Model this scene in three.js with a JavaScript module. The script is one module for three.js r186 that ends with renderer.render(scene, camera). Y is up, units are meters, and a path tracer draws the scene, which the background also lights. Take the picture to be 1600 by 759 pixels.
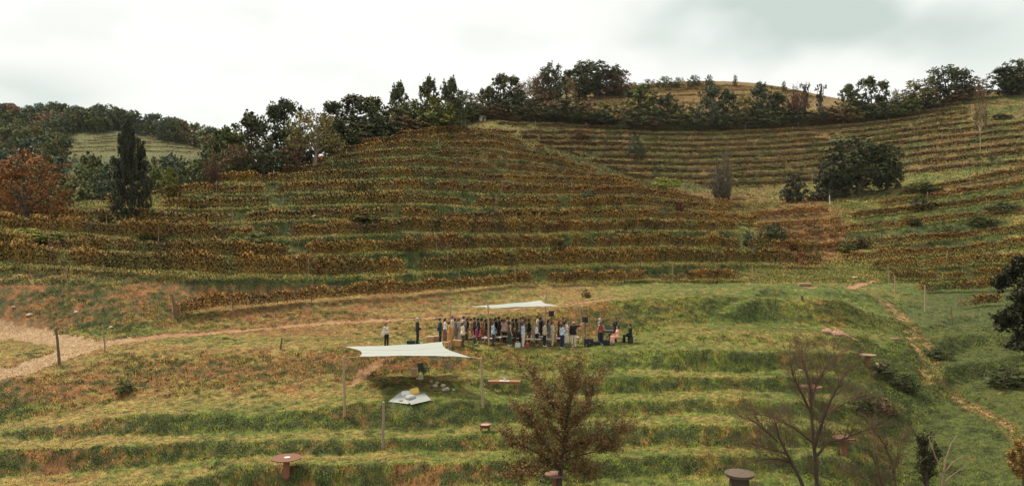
import * as THREE from 'three';
import { mergeGeometries } from 'three/addons/utils/BufferGeometryUtils.js';

// ---------------------------------------------------------------- camera, sky, sun, exposure
const FOCAL = 1150, MIDX = 800, MIDY = 379.5, EYE = 12;
const scene = new THREE.Scene();
const camera = new THREE.PerspectiveCamera(2 * Math.atan(MIDY / FOCAL) * 180 / Math.PI, 1600 / 759, 0.5, 3000);
camera.position.set(0, EYE, 0); camera.lookAt(0, EYE, -1);
const renderer = new THREE.WebGLRenderer({ antialias: true });
renderer.toneMapping = THREE.LinearToneMapping;
renderer.toneMappingExposure = 1.05;
renderer.shadowMap.enabled = true; renderer.shadowMap.type = THREE.PCFSoftShadowMap;
const SKY_LEVEL = 1.0, SUN_LEVEL = 4.7;
const SUN_DIR = new THREE.Vector3(-0.46, 0.76, -0.32).normalize();
scene.fog = new THREE.FogExp2(new THREE.Color().setRGB(0.75, 0.82, 0.84), 0.00005);

function rngOf(seed) { let a = seed >>> 0; return () => { a = (a + 0x6D2B79F5) | 0; let t = Math.imul(a ^ (a >>> 15), 1 | a); t = (t + Math.imul(t ^ (t >>> 7), 61 | t)) ^ t; return ((t ^ (t >>> 14)) >>> 0) / 4294967296; }; }
const clamp = (x, a = 0, b = 1) => Math.min(b, Math.max(a, x));
const lerp = (a, b, t) => a + (b - a) * t;
const smooth = (a, b, x) => { const t = clamp((x - a) / (b - a)); return t * t * (3 - 2 * t); };
const PERM = new Uint8Array(512); { const r = rngOf(77); const p = [...Array(256).keys()]; for (let i = 255; i > 0; i--) { const j = Math.floor(r() * (i + 1)); [p[i], p[j]] = [p[j], p[i]]; } for (let i = 0; i < 512; i++) PERM[i] = p[i & 255]; }
function noise3(x, y, z) {
  const X = Math.floor(x), Y = Math.floor(y), Z = Math.floor(z); x -= X; y -= Y; z -= Z;
  const u = x * x * x * (x * (x * 6 - 15) + 10), v = y * y * y * (y * (y * 6 - 15) + 10), w = z * z * z * (z * (z * 6 - 15) + 10);
  const g = (i, j, k) => { const h = PERM[PERM[PERM[(X + i) & 255] + ((Y + j) & 255)] + ((Z + k) & 255)] & 15; const a = x - i, b = y - j, c = z - k; const p = h < 8 ? a : b, q = h < 4 ? b : (h === 12 || h === 14 ? a : c); return ((h & 1) ? -p : p) + ((h & 2) ? -q : q); };
  return lerp(lerp(lerp(g(0, 0, 0), g(1, 0, 0), u), lerp(g(0, 1, 0), g(1, 1, 0), u), v), lerp(lerp(g(0, 0, 1), g(1, 0, 1), u), lerp(g(0, 1, 1), g(1, 1, 1), u), v), w);
}
const noise2 = (x, y) => noise3(x, y, 0.37);
function fbm(x, y, z, o = 4) { let s = 0, a = 0.5; for (let i = 0; i < o; i++) { s += a * noise3(x, y, z); x = x * 2.03 + 5.1; y = y * 2.03 + 1.7; z = z * 2.03 + 3.3; a *= 0.5; } return s; }

{ // overcast sky: a bright, thin cloud sheet with thicker grey banks
  const w = 1024, h = 512, d = new Float32Array(w * h * 4);
  for (let j = 0; j < h; j++) for (let i = 0; i < w; i++) {
    const el = ((j + 0.5) / h - 0.5) * Math.PI, az = ((i + 0.5) / w - 0.5) * 2 * Math.PI;
    const x = Math.cos(el) * Math.cos(az), y = Math.sin(el), z = Math.cos(el) * Math.sin(az);
    const s = 1 / (Math.max(y, 0) + 0.22);           // cloud sheet seen in perspective
    const px = x * s, pz = z * s;
    const big = fbm(px * 0.85 + 3.7, pz * 0.85 + 9.2, 1.3, 5), wisps = fbm(px * 2.6 + 1.1, pz * 1.3 + 4.4, 7.7, 5);
    // the grey bank over the right shoulder of the hill, and the one low at the left
    const bank = smooth(1.15, 0.1, Math.hypot((px - 0.78) / 0.72, (pz + 1.80) / 0.36) + 1.3 * wisps + 0.9 * big);
    const low = smooth(1.1, 0.2, Math.hypot((px + 1.5) / 0.42, (pz + 2.12) / 0.30) + 1.0 * wisps);
    const grey = clamp(smooth(-0.15, 0.4, big + 0.7 * wisps) * 0.16 + 0.16 * smooth(0, 0.3, fbm(px * 3.4 + 8, pz * 4.2, 3.1, 5)) + bank * (1.15 + 1.8 * wisps) + low * (0.6 + 1.0 * wisps));
    const k = (j * w + i) * 4;
    d[k] = lerp(1.0, 0.58, grey) * SKY_LEVEL; d[k + 1] = lerp(1.005, 0.67, grey) * SKY_LEVEL; d[k + 2] = lerp(0.965, 0.625, grey) * SKY_LEVEL; d[k + 3] = 1;
  }
  const t = new THREE.DataTexture(d, w, h, THREE.RGBAFormat, THREE.FloatType);
  t.mapping = THREE.EquirectangularReflectionMapping; t.magFilter = THREE.LinearFilter; t.minFilter = THREE.LinearFilter; t.needsUpdate = true;
  scene.background = t; scene.environment = t;
}
const sun = new THREE.DirectionalLight(new THREE.Color().setRGB(1.0, 0.86, 0.64), SUN_LEVEL);
sun.position.copy(SUN_DIR).multiplyScalar(300).add(new THREE.Vector3(0, 10, -80)); sun.target.position.set(0, 10, -80);
sun.castShadow = true; sun.shadow.radius = 20; sun.shadow.mapSize.set(4096, 4096);
Object.assign(sun.shadow.camera, { left: -140, right: 140, top: 140, bottom: -140, near: 1, far: 700 });
scene.add(sun, sun.target);

// ---------------------------------------------------------------- naming
const used = {};
function numbered(n) { if (!(n in used)) { used[n] = 0; return n; } used[n]++; return n + '_' + String(used[n]).padStart(3, '0'); }
function tag(o, label, category, group, kind) { if (label) o.userData.label = label; if (category) o.userData.category = category; if (group) o.userData.group = group; if (kind) o.userData.kind = kind; return o; }
function shadows(o) { o.castShadow = true; o.receiveShadow = true; return o; }
function part(name, geometry, material, parent) { const m = shadows(new THREE.Mesh(geometry, material)); m.name = numbered(name); parent.add(m); return m; }
function thing(name, label, category, pos = [0, 0, 0], turn = 0, group) { const o = new THREE.Group(); o.name = numbered(name); o.position.set(...pos); o.rotation.y = turn; scene.add(o); return tag(o, label, category, group); }
function copyOf(root, name, label, group) { const c = root.clone(); c.name = numbered(name); c.userData = { ...root.userData, label, group: group ?? root.userData.group }; scene.add(c); return c; }
const rgb = (r, g, b) => new THREE.Color().setRGB(r, g, b);
const mat = (r, g, b, rough = 0.9, extra = {}) => new THREE.MeshStandardMaterial({ color: rgb(r, g, b), roughness: rough, metalness: 0, ...extra });
const leafMat = (r, g, b) => new THREE.MeshStandardMaterial({ color: rgb(r, g, b), roughness: 0.85, vertexColors: true, side: THREE.DoubleSide });

// geometry helpers
function clean(g) { const n = g.index ? g.toNonIndexed() : g; for (const k of Object.keys(n.attributes)) if (!['position', 'normal', 'uv'].includes(k)) n.deleteAttribute(k); return n; }
const merged = (list) => mergeGeometries(list.map(clean));
function box(w, h, d, x = 0, y = 0, z = 0, ry = 0, rx = 0, rz = 0) { const g = new THREE.BoxGeometry(w, h, d); g.applyMatrix4(new THREE.Matrix4().compose(new THREE.Vector3(x, y, z), new THREE.Quaternion().setFromEuler(new THREE.Euler(rx, ry, rz, 'YXZ')), new THREE.Vector3(1, 1, 1))); return g; }
const UPV = new THREE.Vector3(0, 1, 0);
function rod(a, b, r0, r1 = r0, seg = 6, open = false) {
  const A = new THREE.Vector3(...a), B = new THREE.Vector3(...b), d = B.clone().sub(A), l = d.length();
  const g = new THREE.CylinderGeometry(r1, r0, l, seg, 1, open); g.translate(0, l / 2, 0);
  g.applyQuaternion(new THREE.Quaternion().setFromUnitVectors(UPV, d.normalize())); g.translate(A.x, A.y, A.z); return g;
}
// a pole of weathered wood: slightly crooked, tapering
function pole(h, r0, r1, rng, crook = 0.03, seg = 7) {
  const n = 5, pts = []; for (let i = 0; i <= n; i++) pts.push([(i && i < n ? 1 : i ? 0.6 : 0) * (rng() - 0.5) * 2 * crook, h * i / n, (rng() - 0.5) * 2 * crook * (i ? 1 : 0)]);
  return tubeThrough(pts, pts.map((_, i) => lerp(r0, r1, i / n)), seg);
}
function tubeThrough(pts, radii, seg = 5, cap = true) {
  const pos = [], nor = [], uv = [], idx = []; const P = pts.map((p) => new THREE.Vector3(...p)); let ref = new THREE.Vector3(0.31, 0.2, 0.93);
  for (let i = 0; i < P.length; i++) {
    const t = P[Math.min(i + 1, P.length - 1)].clone().sub(P[Math.max(i - 1, 0)]).normalize();
    let u = new THREE.Vector3().crossVectors(t, Math.abs(t.dot(ref)) > 0.95 ? new THREE.Vector3(1, 0, 0.1) : ref).normalize(); const v = new THREE.Vector3().crossVectors(t, u);
    for (let k = 0; k <= seg; k++) { const a = k / seg * 2 * Math.PI, c = Math.cos(a), s = Math.sin(a); const n = [u.x * c + v.x * s, u.y * c + v.y * s, u.z * c + v.z * s]; pos.push(P[i].x + n[0] * radii[i], P[i].y + n[1] * radii[i], P[i].z + n[2] * radii[i]); nor.push(...n); uv.push(k / seg, i * 0.3); }
  }
  for (let i = 0; i < P.length - 1; i++) for (let k = 0; k < seg; k++) { const a = i * (seg + 1) + k, b = a + seg + 1; idx.push(a, a + 1, b, b, a + 1, b + 1); }
  if (cap) { const a = (P.length - 1) * (seg + 1), c = pos.length / 3; pos.push(P.at(-1).x, P.at(-1).y, P.at(-1).z); const t = P.at(-1).clone().sub(P.at(-2)).normalize(); nor.push(t.x, t.y, t.z); uv.push(0.5, 0.5); for (let k = 0; k < seg; k++) idx.push(a + k, a + k + 1, c); }
  const g = new THREE.BufferGeometry(); g.setAttribute('position', new THREE.Float32BufferAttribute(pos, 3)); g.setAttribute('normal', new THREE.Float32BufferAttribute(nor, 3)); g.setAttribute('uv', new THREE.Float32BufferAttribute(uv, 2)); g.setIndex(idx); return g;
}

// ---------------------------------------------------------------- the lie of the land
// Surveyed profiles of the hillside: bearing, then pairs of distance and apparent height. A thin-plate spline joins them.
const PROFILES = {
  '0': [20,1330,28,960,33,800,35.8,745,38.6,692,41,665,44.8,592,48,562,52,538,57,515,59,480,62,440,65,418,69,385,74,362,79,345,90,352,140,362,220,332,280,275,330,225,370,196,450,208],
  '110': [35,765,38.8,688,42.5,645,47.5,572,50.5,548,54,528,57,508,59.5,470,63,432,67,408,72,380,78,352,85,330,92,318,110,332,150,345,230,325,280,262,300,242,335,217,380,197,460,208],
  '200': [20,1290,28,930,33,790,36.6,728,39.4,680,44.4,623,47,590,50.7,546,53.5,531,57,495,60,465,64,427,69,400,74,374,79,349,85,328,91,314,105,325,140,345,200,335,280,252,305,240,335,217,380,206,450,218],
  '310': [36,745,39.6,677,44.4,622,47,590,50.7,545,54,531,56,522,60,486,65,436,70,408,75,381,80,355,86,330,92,310,98,293,103,287,118,302,150,322,230,318,285,262,310,244,340,234,375,229,460,232],
  '400': [20,1280,28,900,35,760,36.6,715,39.6,675,44.5,621,47,590,50.7,545,55,529,58,513,62,480,67,437,72,404,77,373,82,346,88,325,94,305,100,288,107,276,120,290,160,315,250,340,400,290],
  '540': [35,760,37,711,39.8,674,44.8,613,47.5,588,50.6,544,56,527,60,503,64,472,70,436,75,400,80,370,85,345,90,323,96,303,102,284,108,267,115,251,122,236,135,240,160,268,250,315,400,310],
  '640': [20,1271,28,890,35,760,37.6,708,39.8,673,45,605,48,582,50.6,543,57,525,59.8,503,62,495,66,468,72,431,77,395,82,367,87.5,343,93,320,98,299,104,279,109,261,115,245,121,231,127,221,134,212,150,217,200,262,300,305,420,310],
  '720': [36.5,725,40,668,44.5,610,47.8,582,50.6,543,57,525,60,499,63,489,68,458,74.5,425,80,393,85,368,91,346,96.5,323,102,302,108,282,113.5,264,119.5,247,125.5,233,131.5,220,139,207,155,206,180,210,210,206,235,186,270,178,330,182],
  '800': [20,1271,28,880,35,752,37.3,703,40.5,663,44.6,613,47.5,582,50.6,543,57,525,60.5,490,64.5,479,70,449,77,420,83,392,88,370,94,350,100,328,106,306,112,286,118,268,124,250,130,235,136,223,142,215,165,222,200,207,235,188,270,165,330,160],
  '950': [20,1271,28,880,35.7,748,38.8,697,41.6,653,44.6,617,47,582,50.6,541,57,524,61,474,67,465,76,441,83,417,89,390,95,366,101,346,108,325,115,306,122,292,129,281,135,271,143,262,158,274,178,262,195,240,215,215,240,190,280,160,320,144,380,152],
  '1100': [20,1271,28,875,35.4,740,37.5,697,40.6,650,43.8,612,46.4,578,49.5,541,57,503,60.5,464,72,453,84,438,90,415,97,389,104,362,111,345,118,330,126,318,132,313,150,322,165,310,180,285,200,252,220,222,245,195,280,160,325,129,380,138],
  '1200': [28,870,35.4,737,37.5,695,40.6,648,43.8,610,46.4,577,49.3,541,57.5,503,59.2,489,67.5,469,70,453,80,447,92,418,100,392,108,366,118,345,130,325,140,318,165,312,178,296,195,265,215,232,245,193,290,158,335,132,400,142],
  '1300': [20,1290,28,885,35,745,37.5,700,40.6,655,43.8,615,46.4,580,49.3,543,57,510,58.8,487,66,468,68.3,453,80,447,90,430,100,408,110,385,120,360,135,335,150,319,165,305,178,290,195,262,215,230,245,188,290,165,340,152,400,162],
  '1400': [20,1330,28,930,35,780,40,690,45,620,50,562,54,535,58,515,65,490,75,464,85,440,95,412,110,376,125,346,145,320,160,302,175,285,195,255,215,222,245,180,290,162,400,168],
  '1500': [20,1360,30,860,38,720,45,630,52,565,60,520,70,486,78,463,87,436,95,411,105,388,118,358,130,334,145,305,160,278,175,255,195,225,215,195,240,163,265,150,320,166],
  '1600': [20,1360,30,860,38,712,45,615,52,558,60,518,70,486,80,455,90,420,100,392,112,363,125,334,140,300,155,270,170,243,190,212,210,185,235,155,262,138,320,155],
};
for (const [to, from, dy] of [[-280, '0', 8], [-700, '0', 10], [1820, '1600', -8], [2300, '1600', -12]]) PROFILES[to] = PROFILES[from].map((v, i) => i % 2 ? v + dy : v);
const KU = 1 / 110, KW = 1 / 0.075;
const rbf = (a, b) => { const r2 = a * a + b * b; return r2 < 1e-9 ? 0 : r2 * Math.log(r2); };
let BASE;
{
  const P = []; for (const k in PROFILES) for (let i = 0; i < PROFILES[k].length; i += 2) P.push([k * KU, Math.log(PROFILES[k][i]) * KW, PROFILES[k][i + 1]]);
  const n = P.length, m = n + 3, A = Array.from({ length: m }, () => new Float64Array(m + 1));
  for (let i = 0; i < n; i++) { for (let j = 0; j < n; j++) A[i][j] = rbf(P[i][0] - P[j][0], P[i][1] - P[j][1]); A[i][i] += 0.05; A[i][n] = A[n][i] = 1; A[i][n + 1] = A[n + 1][i] = P[i][0]; A[i][n + 2] = A[n + 2][i] = P[i][1]; A[i][m] = P[i][2]; }
  for (let c = 0; c < m; c++) { let p = c; for (let r = c + 1; r < m; r++) if (Math.abs(A[r][c]) > Math.abs(A[p][c])) p = r; [A[c], A[p]] = [A[p], A[c]]; for (let r = c + 1; r < m; r++) { const f = A[r][c] / A[c][c]; if (f) for (let k = c; k <= m; k++) A[r][k] -= f * A[c][k]; } }
  const w = new Float64Array(m); for (let r = m - 1; r >= 0; r--) { let s = A[r][m]; for (let k = r + 1; k < m; k++) s -= A[r][k] * w[k]; w[r] = s / A[r][r]; }
  const U0 = -720, US = 12, UN = 254, W0 = Math.log(18), WS = 0.012, WN = 275, T = new Float32Array(UN * WN);
  for (let i = 0; i < UN; i++) for (let j = 0; j < WN; j++) { const u = (U0 + i * US) * KU, v = (W0 + j * WS) * KW; let s = w[n] + w[n + 1] * u + w[n + 2] * v; for (let k = 0; k < n; k++) s += w[k] * rbf(u - P[k][0], v - P[k][1]); T[i * WN + j] = s; }
  BASE = (px, lz) => { const a = clamp((px - U0) / US, 0, UN - 1.001), b = clamp((lz - W0) / WS, 0, WN - 1.001), i = a | 0, j = b | 0, f = a - i, g = b - j, o = i * WN + j; return lerp(lerp(T[o], T[o + 1], g), lerp(T[o + WN], T[o + WN + 1], g), f); };
}
const heightOf = (py, z) => EYE - (py - MIDY) / FOCAL * z;
// contour lines: the feet of grassy banks (kind 'bank') and the vine rows (kind 'vine')
function polyY(pts, x) { if (x <= pts[0][0]) return pts[0][1]; for (let i = 1; i < pts.length; i++) if (x <= pts[i][0]) return lerp(pts[i - 1][1], pts[i][1], (x - pts[i - 1][0]) / (pts[i][0] - pts[i - 1][0])); return pts.at(-1)[1]; }
function trace(pts, zr) { // the line on the base terrain: samples [px, z]
  const out = []; let run = [];
  for (let px = pts[0][0]; px <= pts.at(-1)[0]; px += 8) {
    const py = polyY(pts, px); let z = null; const l0 = Math.log(zr[0]), l1 = Math.log(zr[1]);
    if (BASE(px, l0) > py) for (let l = l0; l < l1; l += 0.004) if (BASE(px, l) <= py) { z = Math.exp(l - 0.002); break; }
    if (z && run.length && Math.abs(Math.log(z / run.at(-1)[1])) > 0.07) z = null;
    if (z) run.push([px, z]); else if (run.length) { if (run.length > 5) out.push(run); run = []; }
  }
  if (run.length > 5) out.push(run);
  const best = out.sort((a, b) => b.length - a.length)[0] ?? null;
  if (best) for (let k = 0; k < 3; k++) { const c = best.map((p) => p[1]); for (let i = 1; i < c.length - 1; i++) best[i][1] = (c[i - 1] + 2 * c[i] + c[i + 1]) / 4; }
  return best;
}
const LINES = [];
const line = (set, id, pts, zr, kind, fade = 60) => { const path = trace(pts, zr); if (path) LINES.push({ set, id, path, kind, fade, pts }); return path; };
// terraces of the meadow in front
const MEADOW = [[-100,800,0,790,200,790,400,770,640,760,780,752,950,748,1100,740,1200,737,1300,745,1400,790,1560,850],
  [-100,752,0,745,200,728,400,712,640,708,780,703,950,697,1100,697,1300,702,1380,728],
  [-100,705,0,692,200,680,400,675,640,673,780,664,950,653,1100,650,1300,655,1400,690],
  [-60,690,0,664,110,640,200,623,400,621,540,613,640,605,780,612,950,617,1100,612,1300,614,1400,640],
  [540,592,640,582,800,582,950,582,1100,578,1300,580,1390,600],
  [1000,541,1100,541,1300,543,1390,562],
  [985,521,1100,503,1200,503,1300,508,1390,528],
  [1110,481,1200,468,1300,466,1356,476],
  [1060,459,1100,456,1200,448,1300,448,1350,454]];
const pairs = (a) => { const o = []; for (let i = 0; i < a.length; i += 2) o.push([a[i], a[i + 1]]); return o; };
const wavy = (a, k) => { const p = pairs(a), o = []; for (let x = p[0][0]; x <= p.at(-1)[0]; x += 20) o.push([x, polyY(p, x) + 5.5 * noise2(x * 0.011, k * 7.3) + 3 * noise2(x * 0.035, k * 3.1 + 5)]); return o; };
MEADOW.forEach((a, i) => line('meadow', i, wavy(a, i), [26, 95], 'bank', 50));
const GULLY = [[1420,640,1500,600,1600,572,1700,560],[1440,570,1500,552,1600,536,1700,530],[1440,520,1520,508,1620,498],[1400,482,1500,478,1620,470]];
GULLY.forEach((a, i) => line('gully', i, wavy(a, i + 20), [38, 95], 'bank', 40));
const FRONT = [[280,492,380,482,470,473,640,462,800,447,1000,441,1175,438],
  [-60,416,0,418,100,421,250,430,350,435,500,438,640,430,800,420,1000,416,1175,414,1290,419],
  [-60,384,0,386,100,394,300,404,420,405,640,395,800,392,1000,388,1200,392,1290,396],
  [-60,362,0,363,100,367,300,380,420,375,640,367,800,370,1000,362,1150,364],
  [60,344,150,347,300,353,420,347,640,343,800,350,1000,343,1180,352],
  [170,325,300,330,420,325,640,320,800,328,1000,323,1150,335],
  [240,309,420,305,640,299,800,306,1000,306,1100,319,1170,329],
  [330,290,420,288,640,279,800,286,950,292,1020,301,1065,310],
  [445,272,640,261,800,268,900,277,960,286,1005,297],
  [490,257,640,245,800,250,880,262,935,273],
  [525,243,640,231,760,232,830,245,890,258],
  [570,230,640,221,760,220,800,227,850,236],
  [610,217,700,209,765,209,805,216]];
const frontPaths = FRONT.map((a, i) => line('front', i, pairs(a), [55, 168], 'vine'));
const BOWL_A = [294, 283, 272, 261, 251, 241, 232, 223, 214, 205, 196], BOWL_B = [256, 242, 229, 217, 205, 195, 186, 177, 170, 163, 156];
const bowlPaths = BOWL_A.map((y, i) => line('bowl', i, [[i < 1 ? 1090 : 780, y - 4 - (i > 8 ? 4 : 0)], [950, y - 3], [1080, y], [1220, y - 5], [1350, y - 15], [1450, lerp(y - 15, BOWL_B[i], 0.45)], [i > 5 ? 1520 : 1610, i > 5 ? lerp(y - 15, BOWL_B[i], 0.7) : BOWL_B[i]]], [155, 262], 'vine'));
const RIGHT = [[1500,484,1570,480],[1440,457,1500,456,1590,452],[1396,438,1500,437,1620,430],[1364,421,1450,420,1620,410],[1320,411,1420,404,1500,396,1620,382],
  [1290,392,1400,384,1500,374,1620,358],[1260,372,1350,362,1450,350,1620,332],[1330,342,1450,329,1620,308],[1380,322,1480,308,1620,285],[1415,303,1500,289,1620,267]];
const rightPaths = RIGHT.map((a, i) => line('right', i, pairs(a), [68, 190], 'vine'));
const SCRUB = [[1175,341,1300,333],[1185,358,1320,351],[1200,376,1310,372],[1235,391,1312,388]];
const scrubPaths = SCRUB.map((a) => trace(pairs(a), [80, 165]));
const UPPER = [[880,182,960,176,1080,178],[880,170,960,165,1100,163,1270,163],[880,159,960,154,1100,151,1280,153],[930,149,1000,145,1100,141,1260,146],[1000,139,1100,135,1230,140]];
const upperPaths = UPPER.map((a, i) => line('upper', i, pairs(a), [248, 345], 'vine'));
const FARROWS = [[108,238,200,236,300,240],[112,232,200,229,305,234],[120,226,200,222,305,228],[135,221,200,217,290,222],[150,217,200,213,270,217]];
const farPaths = FARROWS.map((a, i) => line('far', i, pairs(a), [290, 395], 'vine'));

const pathZ = (path, px) => { const t = (px - path[0][0]) / 8; if (t < 0 || t > path.length - 1) return null; const i = Math.min(t | 0, path.length - 2); return lerp(path[i][1], path[i + 1][1], t - i); };
const vineStep = (f) => f < 0.5 ? 0.16 * f / 0.5 : 0.16 + 0.84 * (0.5 * (f - 0.5) / 0.5 + 0.5 * smooth(0.5, 1, f));
const bankStep = (f) => f < 0.36 ? 0.9 * (0.5 * f / 0.36 + 0.5 * smooth(0, 0.36, f)) : 0.9 + 0.1 * (f - 0.36) / 0.64;
const OU0 = -120, OUS = 4, OUN = 460, OW0 = Math.log(26), OWS = 0.004, OWN = 690, OFF = new Float32Array(OUN * OWN);
for (let i = 0; i < OUN; i++) {
  const px = OU0 + i * OUS;
  for (const set of ['meadow', 'gully', 'front', 'bowl', 'right', 'upper', 'far']) {
    const hits = [];
    for (const L of LINES) if (L.set === set) { const z = pathZ(L.path, px); if (z) hits.push([z, L.id, Math.min(smooth(0, L.fade, px - L.path[0][0]), smooth(0, L.fade, L.path.at(-1)[0] - px)), L.kind]); }
    hits.sort((a, b) => a[0] - b[0]);
    for (let k = 0; k + 1 < hits.length; k++) {
      const [za, ia, aa, kind] = hits[k], [zb, ib, ab] = hits[k + 1]; if (Math.abs(ib - ia) !== 1 || ib < ia && kind === 'bank') continue;
      const ya = heightOf(BASE(px, Math.log(za)), za), yb = heightOf(BASE(px, Math.log(zb)), zb), amp = Math.min(aa, ab) * clamp((zb - za) / 0.8);
      for (let j = Math.max(0, Math.ceil((Math.log(za) - OW0) / OWS)); j < OWN; j++) { const z = Math.exp(OW0 + j * OWS); if (z > zb) break; const f = (z - za) / (zb - za); OFF[i * OWN + j] += amp * (yb - ya) * ((kind === 'vine' ? vineStep(f) : bankStep(f)) - f); }
    }
  }
}
function offset(px, lz) { const a = (px - OU0) / OUS, b = (lz - OW0) / OWS; if (a < 0 || b < 0 || a >= OUN - 1 || b >= OWN - 1) return 0; const i = a | 0, j = b | 0, f = a - i, g = b - j, o = i * OWN + j; return lerp(lerp(OFF[o], OFF[o + 1], g), lerp(OFF[o + OWN], OFF[o + OWN + 1], g), f); }
function height(X, z) { // ground height at X, z metres before the camera
  z = Math.max(z, 18); const px = MIDX + FOCAL * X / z, lz = Math.log(z);
  return heightOf(BASE(px, lz), z) + offset(px, lz) + 0.16 * noise2(X * 0.55, z * 0.55) * smooth(56, 75, z) + 0.06 * noise2(X * 1.7 + 9, z * 1.7) + 0.045 * noise2(X * 4.1, z * 4.1 + 3);
}
const xOf = (px, z) => (px - MIDX) / FOCAL * z;
function at(px, py, zr = [26, 400]) { // the point of the ground seen there
  let l = Math.log(zr[0]), prev = l; const l1 = Math.log(zr[1]);
  for (; l < l1; l += 0.003) { const z = Math.exp(l); if (MIDY - (height(xOf(px, z), z) - EYE) / z * FOCAL <= py) break; prev = l; }
  const z = Math.exp((l + prev) / 2); return new THREE.Vector3(xOf(px, z), height(xOf(px, z), z), -z);
}
const onGround = (px, z) => new THREE.Vector3(xOf(px, z), height(xOf(px, z), z), -z);
// ---------------------------------------------------------------- tracks: polylines on the ground, as [x, z, half width]
function course(list) { return list.map(([px, py, hw, zr]) => { const p = at(px, py, zr ?? [30, 130]); return [p.x, -p.z, hw]; }); }
const GRAVEL = [course([[-120, 592, 1.5], [-40, 592, 1.2], [30, 578, 0.9], [80, 561, 1.1], [120, 546, 1.4], [150, 537, 1.0], [200, 531, 0.5]]), course([[-120, 513, 1.0], [-20, 516, 1.1], [40, 522, 1.2], [90, 531, 1.4], [130, 537, 1.2]])];
const DIRT = [course([[150, 537, 0.8], [230, 528, 0.6], [330, 520, 0.38], [440, 510, 0.34], [520, 504, 0.36], [600, 500, 0.4], [700, 494, 0.42], [780, 486, 0.42], [850, 477, 0.38], [920, 470, 0.32], [980, 464, 0.25]]),
  course([[1268, 449, 0.25], [1310, 449, 0.55], [1345, 443, 0.5], [1375, 435, 0.2]]),
  course([[548, 602, 0.25], [565, 585, 0.4], [585, 568, 0.4], [600, 560, 0.2]])];
const RUTS = [course([[1335, 455, 0.15], [1362, 462, 0.3], [1390, 476, 0.42], [1410, 496, 0.5], [1422, 518, 0.4], [1430, 540, 0.24], [1440, 560, 0.24], [1450, 583, 0.26], [1458, 602, 0.1]]),
  course([[1424, 512, 0.3], [1440, 530, 0.14], [1454, 550, 0.15], [1464, 580, 0.18], [1476, 604, 0.18], [1496, 624, 0.18], [1520, 636, 0.22], [1560, 655, 0.12], [1590, 680, 0.14], [1610, 700, 0.14]])];
function nearest(course, x, z) { let best = 1e9; for (let i = 0; i + 1 < course.length; i++) { const [ax, az, aw] = course[i], [bx, bz, bw] = course[i + 1], dx = bx - ax, dz = bz - az, t = clamp(((x - ax) * dx + (z - az) * dz) / (dx * dx + dz * dz + 1e-9)); const d = Math.hypot(x - ax - dx * t, z - az - dz * t) - lerp(aw, bw, t); if (d < best) best = d; } return best; }
const reach = (list) => list.map((c) => ({ c, x0: Math.min(...c.map((p) => p[0])) - 4, x1: Math.max(...c.map((p) => p[0])) + 4, z0: Math.min(...c.map((p) => p[1])) - 4, z1: Math.max(...c.map((p) => p[1])) + 4 }));
const TR = { gravel_track: reach(GRAVEL), dirt_path: reach(DIRT), wheel_rut: reach(RUTS) };
function trackAt(x, z) { // [name or null, distance outside its edge]
  let name = null, dist = 9;
  for (const k in TR) for (const r of TR[k]) if (x > r.x0 && x < r.x1 && z > r.z0 && z < r.z1) { const d = nearest(r.c, x, z) + 0.35 * noise2(x * 1.1, z * 1.1) * (k === 'gravel_track' ? 1.3 : 0.55) + 0.12 * noise2(x * 5, z * 5); if (d < dist) { dist = d; name = k; } }
  return [dist < 0 ? name : null, dist];
}
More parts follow.
